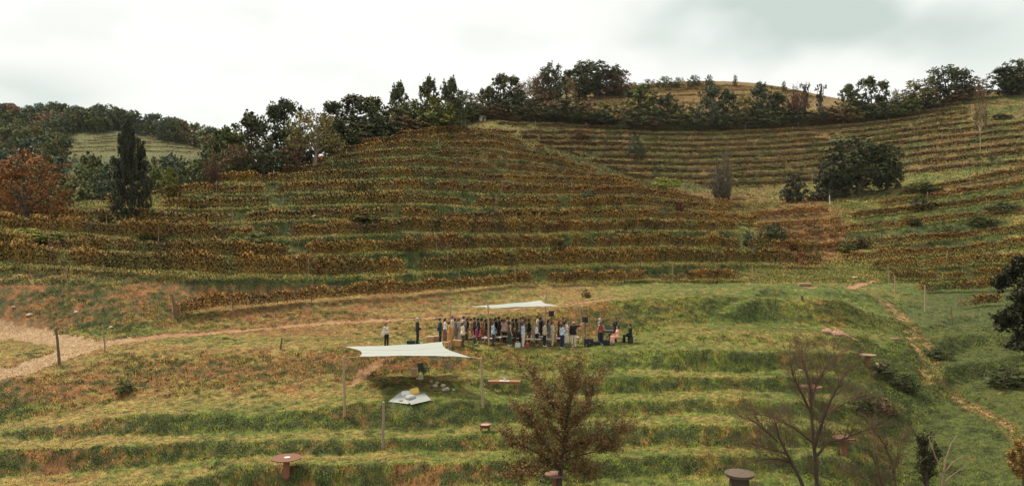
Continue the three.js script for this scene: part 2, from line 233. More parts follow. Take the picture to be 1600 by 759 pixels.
// ---------------------------------------------------------------- what covers the ground where
const COL = { grass: [0.118, 0.15, 0.020], lush: [0.075, 0.115, 0.013], straw: [0.30, 0.205, 0.062], soil: [0.24, 0.10, 0.032], brown: [0.17, 0.078, 0.024], weed: [0.055, 0.07, 0.02], rust: [0.36, 0.17, 0.055] };
const mix3 = (a, b, t) => [lerp(a[0], b[0], t), lerp(a[1], b[1], t), lerp(a[2], b[2], t)];
const SLOPE = [0, 0];
function steepness(X, z) { const e = 0.25 + z * 0.002; const gx = (height(X + e, z) - height(X - e, z)) / (2 * e), gz = (height(X, z + e) - height(X, z - e)) / (2 * e); SLOPE[0] = gx; SLOPE[1] = gz; return Math.hypot(gx, gz); }
function cover(X, z, steep) { // shares of {bare, dry, weed, lush}, each a patchy growth
  const px = MIDX + FOCAL * X / z, py = BASE(px, Math.log(z));
  const n1 = fbm(X * 0.11, z * 0.11, 2.1, 3), n2 = fbm(X * 0.75, z * 0.9, 5.5, 3), n3 = fbm(X * 2.6, z * 3.4, 8.2, 3);
  const bank = smooth(0.22, 0.55, steep);
  let rank = 0, bare = 0.10 + (0.26 + 0.6 * n1) * bank, dry = 0.36 - 0.10 * bank, weed = 0.12 + 0.24 * bank, lush = 0.12;
  if (py > 442) {
    const gully = smooth(1360, 1440, px - Math.max(0, z - 45) * 1.0);
    const leftBank = smooth(560, 440, px) * smooth(640, 615, py) * smooth(530, 552, py);
    const mown = smooth(0.3, 0.15, steep);
    dry += mown * (0.02 + 0.22 * smooth(1000, 200, px)); bare += 0.12 * bank; dry -= 0.1 * bank; weed += 0.06 * bank; bare += 0.2 * leftBank; dry += 0.22 * leftBank;
    bare *= 1 - 0.5 * smooth(650, 1000, px); lush += 0.16 * smooth(780, 1100, px) * mown;
    bare *= 1 - 0.85 * gully; dry *= 1 - 0.75 * gully; weed += 0.12 * gully; lush += 0.5 * gully; rank = gully;
    const mBench = smooth(1000, 1100, px) * smooth(535, 515, py); lush += 0.3 * mBench; bare *= 1 - 0.35 * mBench;
    if (z > 56 && px < 1000) { const k = smooth(1000, 900, px); bare += 0.26 * k; dry += 0.2 * k; }
  } else if (py > 205 || px > 1250) {
    const trackBank = smooth(66, 62, z - (px > 640 ? (px - 640) * 0.02 : 0)) * smooth(1150, 950, px);
    bare += 0.30 * trackBank; dry += 0.28 * trackBank;
    const gap = smooth(95, 50, Math.hypot(px - 1255, (py - 365) * 1.4)); // the bare, leaf-strewn gully
    bare += 0.62 * gap; dry += 0.3 * gap; lush -= 0.4 * gap;
    const right = smooth(1330, 1420, px) * smooth(400, 440, py); lush += 0.5 * right; rank = right * 0.7; bare *= 1 - 0.8 * right; dry *= 1 - 0.5 * right;
    if (z < 150) { lush += (0.34 + 0.4 * bank) * (1 - gap); weed += 0.04 + 0.1 * bank; dry += 0.14 - 0.12 * bank; bare -= 0.10 + 0.3 * bank; } else { dry += 0.05; weed += 0.1; lush += 0.12; bare += 0.12; }
  } else { dry += 0.2; weed += 0.1; }
  return { bare: bare + 0.55 * n2 + 0.7 * n3 + 0.35 * n1, dry: dry - 0.11 + 0.5 * fbm(X * 0.9 + 40, z * 1.1, 3.3, 3) + 0.3 * n1 - 0.5 * n3, rank, weed: weed + 0.85 * fbm(X * 1.6 + 11, z * 2.2, 6.6, 3) - 0.2 * n1, lush: lush - 0.35 * n1 + 0.4 * fbm(X * 0.35, z * 0.35 + 70, 4.4, 3), n3, py, px };
}
function groundColor(X, z, c) {
  let k = COL.grass; k = mix3(k, COL.lush, clamp(c.lush * 1.5)); k = mix3(k, [0.062, 0.078, 0.012], (c.rank ?? 0) * 0.85); k = mix3(k, COL.straw, smooth(0.15, 0.6, c.dry) * 0.85); k = mix3(k, mix3(COL.soil, COL.brown, clamp(0.5 + 1.6 * noise2(X * 0.8, z * 0.8))), smooth(0.12, 0.62, c.bare)); k = mix3(k, COL.weed, smooth(0.2, 0.6, c.weed) * 0.85);
  if (z > 62) { const gap = smooth(80, 40, Math.hypot(c.px - 1255, (c.py - 365) * 1.3)); k = mix3(k, COL.rust, gap * 0.4); }
  if (z > 270 && c.px < 420) { k = mix3(k, c.py > 211 && c.py < 243 && c.px > 95 && c.px < 318 ? [0.085, 0.09, 0.024] : COL.weed, 0.8); }
  else if (z > 245) k = mix3(k, [0.16, 0.088, 0.024], 0.65);
  if (z > 112 && z < 172 && c.px > 700 && c.px < 1200) k = mix3(k, [0.17, 0.095, 0.026], 0.7);
  const v = 1 + 0.55 * noise2(X * 3.3, z * 3.3) + 0.45 * noise2(X * 8.1, z * 8.1); return [k[0] * v, k[1] * v, k[2] * v];
}
function grainTexture(seed, n, low, high, stretch = 1) { // tiling grain of litter and stubble
  const r = rngOf(seed), a = new Float32Array(n * n); for (let i = 0; i < n * n; i++) a[i] = 0.5;
  for (let o = 0; o < 5; o++) { const c = 8 << o, g = new Float32Array(c * c).map(() => r()), w = [0.18, 0.2, 0.3, 0.4, 0.4][o]; for (let y = 0; y < n; y++) for (let x = 0; x < n; x++) { const u = x / n * c, v = y / n * c, i = u | 0, j = v | 0, f = u - i, h = v - j, A = (p, q) => g[((q + j) % c) * c + (p + i) % c]; a[y * n + x] += w * (lerp(lerp(A(0, 0), A(1, 0), f), lerp(A(0, 1), A(1, 1), f), h) - 0.5); } }
  const d = new Uint8Array(n * n * 4); for (let i = 0; i < n * n; i++) { const v = clamp(lerp(low, high, clamp(a[i]))); d[i * 4] = d[i * 4 + 1] = d[i * 4 + 2] = v * 255; d[i * 4 + 3] = 255; }
  const t = new THREE.DataTexture(d, n, n); t.wrapS = t.wrapT = THREE.RepeatWrapping; t.magFilter = THREE.LinearFilter; t.minFilter = THREE.LinearMipmapLinearFilter; t.generateMipmaps = true; t.needsUpdate = true; return t;
}
const GRAIN = grainTexture(5, 512, 0.35, 1.0), BUMP = grainTexture(6, 512, 0, 1);
const groundMaterial = new THREE.MeshStandardMaterial({ vertexColors: true, roughness: 1, map: GRAIN, bumpMap: BUMP, bumpScale: 0.12, color: rgb(1.45, 1.45, 1.45) });
const gravelMaterial = new THREE.MeshStandardMaterial({ vertexColors: true, roughness: 1, map: GRAIN, bumpMap: BUMP, bumpScale: 0.05, color: rgb(1.35, 1.35, 1.35) });
{
  const us = [], ws = []; for (let u = -700; u < -24; u += 26) us.push(u); for (let u = -24; u <= 1624; u += 1.8) us.push(u); for (let u = 1650; u <= 2300; u += 26) us.push(u);
  for (let l = Math.log(18), e = Math.log(450); l < e;) { ws.push(l); const z = Math.exp(l); l += z < 33 ? 0.02 : z < 60 ? 0.0029 : z < 145 ? 0.0042 : z < 262 ? 0.0062 : 0.016; }
  const nu = us.length, nw = ws.length, pos = new Float32Array(nu * nw * 3), col = new Float32Array(nu * nw * 3), uv = new Float32Array(nu * nw * 2), own = new Uint8Array(nu * nw), names = ['ground', 'gravel_track', 'dirt_path', 'wheel_rut'];
  for (let j = 0; j < nw; j++) for (let i = 0; i < nu; i++) {
    const z = Math.exp(ws[j]), X = xOf(us[i], z), k = j * nu + i; let y = height(X, z); const [tr, td] = z < 135 && us[i] > -150 && us[i] < 1700 ? trackAt(X, z) : [null, 9];
    pos[k * 3] = X; pos[k * 3 + 2] = -z; uv[k * 2] = X / 3.1 + 0.05 * y; uv[k * 2 + 1] = (z - 0.75 * y) / 3.1;
    let c;
    if (us[i] < -24 || us[i] > 1624 || z < 30) c = [0.12, 0.10, 0.035];
    else {
      const st = steepness(X, z), cv = cover(X, z, st); c = groundColor(X, z, cv);
      if (tr) { const n = noise2(X * 2.1, z * 2.1), m = noise2(X * 7, z * 7) + 0.8 * noise2(X * 15, z * 15); c = tr === 'gravel_track' ? mix3([0.40, 0.275, 0.155], [0.28, 0.165, 0.08], clamp(0.35 + 0.7 * n + 0.5 * m)) : tr === 'dirt_path' ? mix3([0.36, 0.22, 0.11], [0.25, 0.115, 0.05], clamp(0.4 + 0.8 * n + 0.5 * m)) : mix3([0.36, 0.19, 0.085], [0.13, 0.11, 0.03], smooth(0.0, 0.9, 0.35 + n + 0.9 * m)); }
      else if (td < 0.5) c = mix3([0.24, 0.115, 0.05], c, smooth(0, 0.5, td));
    }
    if (td < 0.3) y -= 0.07 * smooth(0.3, -0.2, td);
    pos[k * 3 + 1] = y; col[k * 3] = c[0]; col[k * 3 + 1] = c[1]; col[k * 3 + 2] = c[2]; own[k] = tr ? names.indexOf(tr) : 0;
  }
  const all = new THREE.BufferGeometry(); all.setAttribute('position', new THREE.BufferAttribute(pos, 3));
  const sets = names.map(() => []), full = [];
  for (let j = 0; j + 1 < nw; j++) for (let i = 0; i + 1 < nu; i++) { const a = j * nu + i, b = a + 1, c = a + nu, d = c + 1; const o = own[a] && own[a] === own[d] ? own[a] : 0; sets[o].push(a, b, c, b, d, c); full.push(a, b, c, b, d, c); }
  all.setIndex(full); all.computeVertexNormals(); const nor = all.attributes.normal.array;
  names.forEach((name, s) => {
    const map = new Map(), p = [], n = [], c = [], t = [], idx = [];
    for (const v of sets[s]) { let m = map.get(v); if (m === undefined) { m = map.size; map.set(v, m); p.push(pos[v * 3], pos[v * 3 + 1], pos[v * 3 + 2]); n.push(nor[v * 3], nor[v * 3 + 1], nor[v * 3 + 2]); c.push(col[v * 3], col[v * 3 + 1], col[v * 3 + 2]); t.push(uv[v * 2], uv[v * 2 + 1]); } idx.push(m); }
    const g = new THREE.BufferGeometry(); g.setAttribute('position', new THREE.Float32BufferAttribute(p, 3)); g.setAttribute('normal', new THREE.Float32BufferAttribute(n, 3)); g.setAttribute('color', new THREE.Float32BufferAttribute(c, 3)); g.setAttribute('uv', new THREE.Float32BufferAttribute(t, 2)); g.setIndex(idx);
    const label = { ground: 'terraced hillside of grass, straw and red soil', gravel_track: 'pale gravel track forking at the left edge', dirt_path: 'narrow bare dirt path along the foot of the bank', wheel_rut: 'red wheel ruts curving down the green gully at the right' }[name];
    tag(part(name, g, s ? gravelMaterial : groundMaterial, scene), label, null, null, 'structure');
  });
  // the valley floor beyond the surveyed ground
  const valley = new THREE.RingGeometry(1, 2400, 48, 1); valley.rotateX(-Math.PI / 2); valley.translate(0, -26, 0);
  tag(part('valley_floor', valley, mat(0.09, 0.09, 0.035, 1), scene), 'green valley floor below the hill', null, null, 'structure');
}

// ---------------------------------------------------------------- leaf clumps and grass
function leafBatch(leaves) { // leaves: [x, y, z, nx, ny, nz, size, r, g, b, ox, oy, oz]: one folded leaf of two triangles each
  const n = leaves.length, pos = new Float32Array(n * 12), nor = new Float32Array(n * 12), col = new Float32Array(n * 12), idx = new Uint32Array(n * 6), N = new THREE.Vector3(), A = new THREE.Vector3(), B = new THREE.Vector3(), C = new THREE.Vector3();
  leaves.forEach((l, i) => {
    N.set(l[3], l[4], l[5]).normalize(); A.set(-N.z + 0.3 * N.y, 0.4 * N.x + 0.1, N.x).cross(N).normalize(); const a = i * 2.399; B.crossVectors(N, A); const c = Math.cos(a), s = Math.sin(a); C.copy(A).multiplyScalar(c).addScaledVector(B, s); B.crossVectors(N, C);
    const S = l[6] * 0.5, w = 0.72, q = [[1, 0, -0.12], [0, w, 0.1], [-1, 0, -0.12], [0, -w, 0.1]];
    q.forEach(([u, v, t], k) => { const o = (i * 4 + k) * 3; pos[o] = l[0] + (C.x * u + B.x * v + N.x * t) * S; pos[o + 1] = l[1] + (C.y * u + B.y * v + N.y * t) * S; pos[o + 2] = l[2] + (C.z * u + B.z * v + N.z * t) * S; const m = [N.x + (l[10] ?? 0), N.y + (l[11] ?? 0), N.z + (l[12] ?? 0)], L = Math.hypot(...m) || 1; nor[o] = m[0] / L; nor[o + 1] = m[1] / L; nor[o + 2] = m[2] / L; col[o] = l[7]; col[o + 1] = l[8]; col[o + 2] = l[9]; });
    idx.set([i * 4, i * 4 + 1, i * 4 + 2, i * 4, i * 4 + 2, i * 4 + 3], i * 6);
  });
  const g = new THREE.BufferGeometry(); g.setAttribute('position', new THREE.BufferAttribute(pos, 3)); g.setAttribute('normal', new THREE.BufferAttribute(nor, 3)); g.setAttribute('color', new THREE.BufferAttribute(col, 3)); g.setIndex(new THREE.BufferAttribute(idx, 1)); return g;
}
function bladeTuft(seed, n, spread, len, width, lean = 0.5) { // a tuft of grass: thin bent blades
  const r = rngOf(seed), pos = [], nor = [], col = [];
  for (let i = 0; i < n; i++) { const a = r() * 6.283, d = spread * Math.sqrt(r()), x = Math.cos(a) * d, z = Math.sin(a) * d, b = r() * 6.283, l = len * (0.5 + r() * 0.7), k = lean * (0.3 + r()), tx = x + Math.cos(b) * l * k, tz = z + Math.sin(b) * l * k, ty = l * Math.sqrt(Math.max(0.1, 1 - k * k * 0.6)), w = width * (0.6 + r() * 0.8), c = b + 1.57 + (r() - 0.5); const v = 0.6 + r() * 0.9, gr = 0.85 + r() * 0.3; pos.push(x - Math.cos(c) * w, -0.02, z - Math.sin(c) * w, x + Math.cos(c) * w, -0.02, z + Math.sin(c) * w, tx, ty, tz); for (let q = 0; q < 3; q++) { nor.push(Math.cos(b) * 0.4, 1, Math.sin(b) * 0.4); col.push(v, v * gr, v * 0.9); } }
  const g = new THREE.BufferGeometry(); g.setAttribute('position', new THREE.Float32BufferAttribute(pos, 3)); g.setAttribute('normal', new THREE.Float32BufferAttribute(nor, 3)); g.setAttribute('color', new THREE.Float32BufferAttribute(col, 3)); return g;
}
function weedClump(seed, n, r0, h0, size) { const r = rngOf(seed), L = []; for (let i = 0; i < n; i++) { const a = r() * 6.283, d = r0 * Math.sqrt(r()), y = h0 * (0.1 + 0.9 * r()) * (1 - 0.5 * d / r0), v = 0.55 + r() * 0.9; L.push([Math.cos(a) * d, y, Math.sin(a) * d, Math.cos(a) * 0.6 + r() - 0.5, 0.6 + r() * 0.6, Math.sin(a) * 0.6 + r() - 0.5, size * (0.6 + r() * 0.8), v, v, v * 0.9]); } return leafBatch(L); }
const D = new THREE.Object3D(), TILT = new THREE.Quaternion(), NRM = new THREE.Vector3();
const CLEAR = [[642, 622, 1.35]].map(([x, y, r]) => { const p = at(x, y, [30, 60]); return [p.x, -p.z, r]; }); // trodden flat under the blankets
function scatter(name, geometry, material, items, parent, label) { // items: [x, y, z, turn, sx, sy, r, g, b]
  const im = shadows(new THREE.InstancedMesh(geometry, material, items.length)); im.name = numbered(name); const c = new THREE.Color();
  items.forEach((t, i) => { D.position.set(t[0], t[1], t[2]); D.rotation.set(0, t[3], 0); if (t.length > 9) D.quaternion.premultiply(TILT.setFromUnitVectors(UPV, NRM.set(-t[9], 1, t[10]).normalize())); D.scale.set(t[4], t[5], t[4]); D.updateMatrix(); im.setMatrixAt(i, D.matrix); im.setColorAt(i, c.setRGB(t[6], t[7], t[8])); });
  im.userData.kind = 'stuff'; if (label) im.userData.label = label; parent.add(im); return im;
}
const grassMat = new THREE.MeshStandardMaterial({ roughness: 0.95, vertexColors: true, side: THREE.DoubleSide, color: rgb(1, 1, 1) });
{
  const r = rngOf(901), bins = { short: [], long: [], weed: [], far: [], farweed: [] };
  const zones = [[34, 62, 120000], [62, 95, 60000], [95, 150, 42000], [150, 262, 22000]];
  for (const [z0, z1, n] of zones) for (let i = 0; i < n; i++) {
    const z = Math.sqrt(lerp(z0 * z0, z1 * z1, r())), px = -20 + r() * 1640, X = xOf(px, z), tk = z < 135 ? trackAt(X, z)[0] : null; if (tk && (tk !== 'wheel_rut' || r() < 0.6)) continue; if (z < 50 && CLEAR.some(([cx, cz, cr]) => Math.hypot(X - cx, z - cz) < cr)) continue;
    const st = steepness(X, z), sx = SLOPE[0], sz = SLOPE[1], c = cover(X, z, st); if (c.bare > 0.42 + 0.5 * r()) continue;
    const y = height(X, z) - 0.02, gc = groundColor(X, z, c), k = c.weed > 0.42 ? COL.weed.map((v) => v * 1.25) : mix3(gc, mix3(COL.grass, COL.straw, clamp(c.dry * 1.1 - 0.15)), c.py > 442 ? 0.55 : 0.4), f = (r() < 0.16 ? 1.2 : r() < 0.4 ? 0.42 : 0.9) * (0.75 + r() * 0.5), t = [X, y, -z, r() * 6.28, 0, 0, k[0] * f * 1.15, k[1] * f * 1.2, k[2] * f, sx, sz];
    if (c.py > 442) { if (c.weed > 0.42 && r() < 0.6) { t[4] = 0.7 + r() * 0.7; t[5] = 0.5 + r() * 0.6; bins.weed.push(t); } else if (st > 0.3) { t[4] = 0.8 + r() * 0.5; t[5] = 0.5 + r() * 0.5; bins.long.push(t); } else { t[4] = (0.8 + r() * 0.6) * (z > 62 ? 1.4 : 1); t[5] = 0.5 + r() * 0.6; bins.short.push(t); } }
    else if (c.weed > 0.42 && r() < 0.35) { const s = z < 95 ? 1.0 : z < 150 ? 1.4 : 2; t[4] = s * (0.7 + r() * 0.7); t[5] = s * (0.5 + r() * 0.5); bins.farweed.push(t); }
    else { const s = z < 95 ? 1.0 : z < 150 ? 1.5 : 2.4; t[4] = s * (0.8 + r() * 0.6); t[5] = s * (0.5 + r() * 0.5); bins.far.push(t); }
  }
  tag(scatter('grass', bladeTuft(11, 9, 0.12, 0.085, 0.02, 0.9), grassMat, bins.short, scene), 'short mown grass on the meadow terraces');
  tag(scatter('grass', bladeTuft(12, 10, 0.15, 0.14, 0.024, 0.9), grassMat, bins.long, scene), 'long rough grass on the terrace banks');
  tag(scatter('grass', bladeTuft(13, 12, 0.3, 0.22, 0.04, 0.9), grassMat, bins.far, scene), 'rough grass between the vine rows');
  tag(scatter('undergrowth', weedClump(14, 30, 0.22, 0.17, 0.06), grassMat, bins.weed, scene), 'dark leafy weeds on the meadow banks');
  tag(scatter('undergrowth', weedClump(15, 34, 0.34, 0.3, 0.11), grassMat, bins.farweed, scene), 'dark leafy weeds between the vine rows');
}

{ // loose stones on the gravel
  const r = rngOf(77), items = [], g = new THREE.IcosahedronGeometry(1, 0); for (let i = 0; i < 26000 && items.length < 3200; i++) { const z = 40 + r() * 22, px = -20 + r() * 240, X = xOf(px, z); if (trackAt(X, z)[0] !== 'gravel_track') continue; const s = 0.014 + 0.036 * r() * r() * r(), k = 0.6 + r() * 0.7; items.push([X, height(X, z) - 0.06, -z, r() * 6, s * 1.3, s, 0.42 * k, 0.295 * k, 0.18 * k]); }
  const m = new THREE.MeshStandardMaterial({ roughness: 0.95, flatShading: true }); tag(scatter('gravel', g, m, items, scene), 'loose pale stones scattered over the gravel track');
}
// ---------------------------------------------------------------- vine rows
const vineMat = new THREE.MeshStandardMaterial({ roughness: 0.85, vertexColors: true, side: THREE.DoubleSide, color: rgb(1, 1, 1) });
function vineClump(seed, n, size, w, h, l) { // leaves hanging on a trellis, most of them in the upper part
  const r = rngOf(seed), L = []; const tints = [[1.4, 1.25, 0.9], [1.2, 1.08, 0.9], [1, 0.95, 0.85], [0.7, 0.66, 0.6], [0.75, 0.95, 0.75], [0.95, 0.84, 0.75], [0.55, 0.5, 0.5]];
  for (let i = 0; i < n; i++) { const u = (r() - 0.5) * l, t = r(), y = h * (0.22 + 0.78 * Math.pow(t, 0.75)), v = (r() - 0.5) * w * (0.6 + 0.5 * Math.sin(y / h * 3)), k = tints[(r() * tints.length) | 0], f = 0.75 + r() * 0.5; L.push([u, y, v, r() - 0.5, r() * 0.9, (r() - 0.5) * 1.6, size * (0.6 + r() * 0.8), k[0] * f, k[1] * f, k[2] * f, 0, 1.5 * (y / h) * (y / h), v * 5]); }
  for (let i = 0; i < 5; i++) L.push([(r() - 0.5) * l, h * (1 + r() * 0.16), (r() - 0.5) * 0.3, r() - 0.5, 1, r() - 0.5, size * 0.7, 1.2, 1.1, 0.9]);
  return leafBatch(L);
}
const CLUMPS = { near: [vineClump(21, 175, 0.15, 0.6, 1.5, 0.95), vineClump(22, 175, 0.15, 0.6, 1.5, 0.95)], mid: [vineClump(23, 120, 0.2, 0.6, 1.5, 1.2), vineClump(24, 120, 0.2, 0.6, 1.5, 1.2)], far: [vineClump(25, 90, 0.3, 0.7, 1.5, 1.9), vineClump(26, 90, 0.3, 0.7, 1.5, 1.9)], faraway: [vineClump(27, 40, 0.45, 0.8, 1.5, 3)] };
const stakeGeo = [0, 1, 2].map((i) => pole(2.05, 0.045, 0.038, rngOf(31 + i), 0.03, 5));
const stakeMats = [mat(0.36, 0.26, 0.17), mat(0.24, 0.15, 0.09), mat(0.12, 0.08, 0.055)];
const PAL = { brown: [0.155, 0.09, 0.024], orange: [0.27, 0.15, 0.028], gold: [0.30, 0.185, 0.03], green: [0.10, 0.105, 0.02], red: [0.21, 0.08, 0.024], dark: [0.115, 0.066, 0.02], olive: [0.145, 0.105, 0.024] };
function vineRow(path, label, group, o) {
  const { lod, step, tall = 1, stake = 7, hueA = 'brown', hueB = 'orange', gap = 0.25, greens = 0.25, seed, dense = 1 } = o; const r = rngOf(seed * 131 + 7);
  const pts = path.map(([px, z]) => onGround(px, z)); const row = thing('vine_row', label, 'vine row', pts[Math.floor(pts.length / 2)].toArray(), 0, group); const org = row.position;
  const items = [[], []]; let carry = 0, sinceStake = stake * 0.3, dist = 0;
  for (let i = 0; i + 1 < pts.length; i++) {
    const a = pts[i], b = pts[i + 1], len = Math.hypot(b.x - a.x, b.z - a.z), turn = -Math.atan2(b.z - a.z, b.x - a.x);
    for (; carry < len; carry += step) {
      const t = carry / len, x = lerp(a.x, b.x, t) + (r() - 0.5) * 0.14, z = lerp(a.z, b.z, t) + (r() - 0.5) * 0.14, y = height(x, -z); dist += step; sinceStake += step;
      if (sinceStake > stake) { sinceStake = (r() - 0.5) * stake * 0.3; const k = r(), m = part('stake', stakeGeo[(r() * 3) | 0], stakeMats[k < 0.5 ? 0 : k < 0.8 ? 1 : 2], row); m.position.set(x - org.x, y - org.y - 0.1, z - org.z + 0.12); m.rotation.set((r() - 0.5) * 0.12, r() * 6, (r() - 0.5) * 0.12); m.scale.y = 0.72 + r() * 0.3 + 0.1 * tall; m.scale.x = m.scale.z = lod === 'near' ? 1 : lod === 'mid' ? 1.25 : 1.7; }
      const n = noise3(x * 0.12, z * 0.12, seed * 3.1), n2 = noise3(x * 0.5, z * 0.5, seed * 1.7 + 9), n3 = noise3(x * 0.05 + 40, z * 0.05, 2.2);
      if (n2 * 0.7 + n < -0.62 + gap && r() < 0.85) continue;
      let k = mix3(PAL[hueA], PAL[hueB], clamp(0.5 + 1.3 * n2 + 0.6 * n3)); k = mix3(k, PAL.gold, smooth(0.2, 0.6, noise3(x * 0.3 + 7, z * 0.3, seed)) * 0.5); k = mix3(k, PAL.green, smooth(0.28 - greens, 0.62 - greens, noise3(x * 0.16 + 30, z * 0.16, 5.5 + seed * 0.2)) * 0.85); k = mix3(k, PAL.red, smooth(0.35, 0.55, noise3(x * 0.4 - 17, z * 0.4, seed * 2)) * 0.7);
      const f = 0.85 + r() * 0.3, s = 0.85 + r() * 0.3; items[r() < 0.5 ? 0 : 1].push([x - org.x, y - org.y, z - org.z, turn + (r() < 0.5 ? Math.PI : 0) + (r() - 0.5) * 0.3, s * dense, tall * (0.86 + 0.18 * r() + 0.3 * n2 + 0.35 * n), k[0] * f, k[1] * f, k[2] * f]);
    }
    carry -= len;
  }
  items.forEach((list, i) => { if (list.length) scatter('foliage', CLUMPS[lod][i % CLUMPS[lod].length], vineMat, list, row); });
  return row;
}
const ORD = ['first', 'second', 'third', 'fourth', 'fifth', 'sixth', 'seventh', 'eighth', 'ninth', 'tenth', 'eleventh', 'twelfth', 'thirteenth'];
frontPaths.forEach((p, i) => { if (!p) return; const z = p[p.length >> 1][1];
  vineRow(p, i === 0 ? 'thin russet vine row just above the dirt path, nearest the wedding guests' : `rusty autumn vine row on the front slope, ${ORD[i]} up from the dirt path`, 'vine rows on the front slope', { lod: z < 84 ? 'near' : z < 112 ? 'mid' : 'mid', step: z < 84 ? 0.42 : 0.5, tall: i === 0 ? 0.9 : i === 1 ? 1.45 : i < 4 ? 1.2 : i < 8 ? 1.0 : 0.88, stake: i === 0 ? 6 : 12, hueA: i === 0 ? 'brown' : ['brown', 'olive', 'brown', 'dark'][i % 4], hueB: i === 0 ? 'orange' : ['orange', 'orange', 'gold', 'orange', 'orange'][i % 5], gap: i === 0 ? 0.24 : i === 1 ? 0.0 : 0.08, greens: i > 1 && i < 5 ? 0.08 : -0.05, seed: i + 1 }); });
bowlPaths.forEach((p, i) => { if (!p) return; vineRow(p, `dark brown vine row in the hollow below the treeline, ${ORD[i]} up from the hollow floor`, 'vine rows in the hollow', { lod: 'far', step: 0.8, tall: 0.85, stake: 17, hueA: 'dark', hueB: 'brown', gap: 0.08, greens: 0.0, seed: i + 31 }); });
rightPaths.forEach((p, i) => { if (!p) return; const z = p[p.length >> 1][1]; vineRow(p, `orange vine row on the right-hand slope, ${ORD[i]} up from the green gully`, 'vine rows on the right slope', { lod: z < 90 ? 'near' : z < 125 ? 'mid' : 'far', step: z < 90 ? 0.45 : z < 125 ? 0.55 : 0.8, tall: 0.85, stake: 14, hueA: 'brown', hueB: 'orange', gap: i < 1 ? 0.2 : 0.1, greens: i > 5 ? 0.12 : 0.0, seed: i + 61 }); });
scrubPaths.forEach((p, i) => { if (!p) return; vineRow(p, `gappy reddish vine row in the bare leaf-strewn gully, ${ORD[i]} from its top`, 'neglected vine rows in the gully', { lod: 'mid', step: 0.6, tall: 0.75, stake: 9, hueA: 'red', hueB: 'orange', gap: 0.15, greens: -0.1, seed: i + 101 }); });
upperPaths.forEach((p, i) => { if (!p) return; vineRow(p, `golden vine row on the hilltop behind the treeline, ${ORD[i]} up from the trees`, 'vine rows on the hilltop', { lod: 'faraway', step: 1.4, tall: 0.75, stake: 1e9, hueA: 'brown', hueB: 'gold', gap: 0.1, greens: 0.05, seed: i + 81 }); });
farPaths.forEach((p, i) => { if (!p) return; vineRow(p, `faint vine row in the clearing of the far wooded hill, ${ORD[i]} from below`, 'vine rows on the far hill', { lod: 'faraway', step: 1.5, tall: 0.6, stake: 1e9, hueA: 'brown', hueB: 'green', gap: 0.2, greens: 0.1, seed: i + 91 }); });
// ---------------------------------------------------------------- trees: a tapered trunk with limbs, and a crown of leaf clumps
const barkDark = mat(0.07, 0.05, 0.038, 1), barkGrey = mat(0.20, 0.165, 0.13, 1), barkPale = mat(0.38, 0.30, 0.22, 1), barkRed = mat(0.115, 0.07, 0.038, 1), barkTan = mat(0.24, 0.16, 0.10, 1);
function crownLeaves(r, lobes, clusters, per, size, spread) { // unit tree: ground at 0, top about 1, half a unit to each side
  const L = [];
  for (const [cx, cy, cz, rx, ry, rz] of lobes) for (let k = 0; k < clusters; k++) {
    const u = r() * 2 - 1, a = r() * 6.283, s = Math.sqrt(1 - u * u), q = 0.4 + 0.65 * Math.pow(r(), 0.6), dx = s * Math.cos(a), dy = u * 0.95 + 0.05, dz = s * Math.sin(a);
    const x = cx + dx * rx * q, y = cy + dy * ry * q, z = cz + dz * rz * q, tone = 0.65 + r() * 0.7, warm = r();
    for (let j = 0; j < per; j++) { const e = () => (r() + r() + r() - 1.5) * spread, px = x + e(), py = y + e() * 0.95, pz = z + e(); if (py < 0.01) continue; const v = tone * (0.7 + r() * 0.6); L.push([px, py, pz, dx * 0.7 + (r() - 0.5) * 2, dy * 0.7 + 0.15 + (r() - 0.5) * 2, dz * 0.7 + (r() - 0.5) * 2, size * (0.6 + r() * 0.8), v * (0.9 + 0.35 * warm), v, v * (1.05 - 0.35 * warm), dx * 0.8, dy * 0.8 + 0.2, dz * 0.8]); }
  }
  return leafBatch(L);
}
function limbs(r, lobes, r0, fork, lean = 0) { const g = [tubeThrough([[0, -0.03, 0], [lean * 0.4, fork * 0.5, 0.01], [lean, fork, 0]], [r0 * 1.3, r0, r0 * 0.8], 7)]; for (const [x, y, z, rx, ry] of lobes) { const mx = lerp(lean, x, 0.45) + (r() - 0.5) * 0.05, my = lerp(fork, y, 0.55); g.push(tubeThrough([[lean, fork - 0.02, 0], [mx, my, z * 0.4], [x, y, z], [x + (r() - 0.5) * rx, y + ry * 0.7, z]], [r0 * 0.6, r0 * 0.42, r0 * 0.25, r0 * 0.08], 5)); } return mergeGeometries(g); }
const PROTO = {};
function proto(key, seed, lobes, clusters, per, size, spread, r0, fork, lean) { const r = rngOf(seed); PROTO[key] = { crown: crownLeaves(r, lobes, clusters, per, size, spread), trunk: limbs(r, lobes, r0, fork, lean) }; }
proto('round', 301, [[0, 0.55, 0, 0.40, 0.40, 0.40], [-0.26, 0.45, 0.08, 0.24, 0.30, 0.24], [0.27, 0.46, -0.05, 0.24, 0.30, 0.24], [0.08, 0.76, 0.05, 0.28, 0.22, 0.28], [0.02, 0.3, 0.2, 0.32, 0.24, 0.26], [-0.14, 0.72, -0.05, 0.26, 0.22, 0.26], [0.2, 0.26, 0.05, 0.24, 0.18, 0.24], [-0.22, 0.24, 0.05, 0.24, 0.18, 0.24]], 34, 19, 0.042, 0.05, 0.03, 0.15);
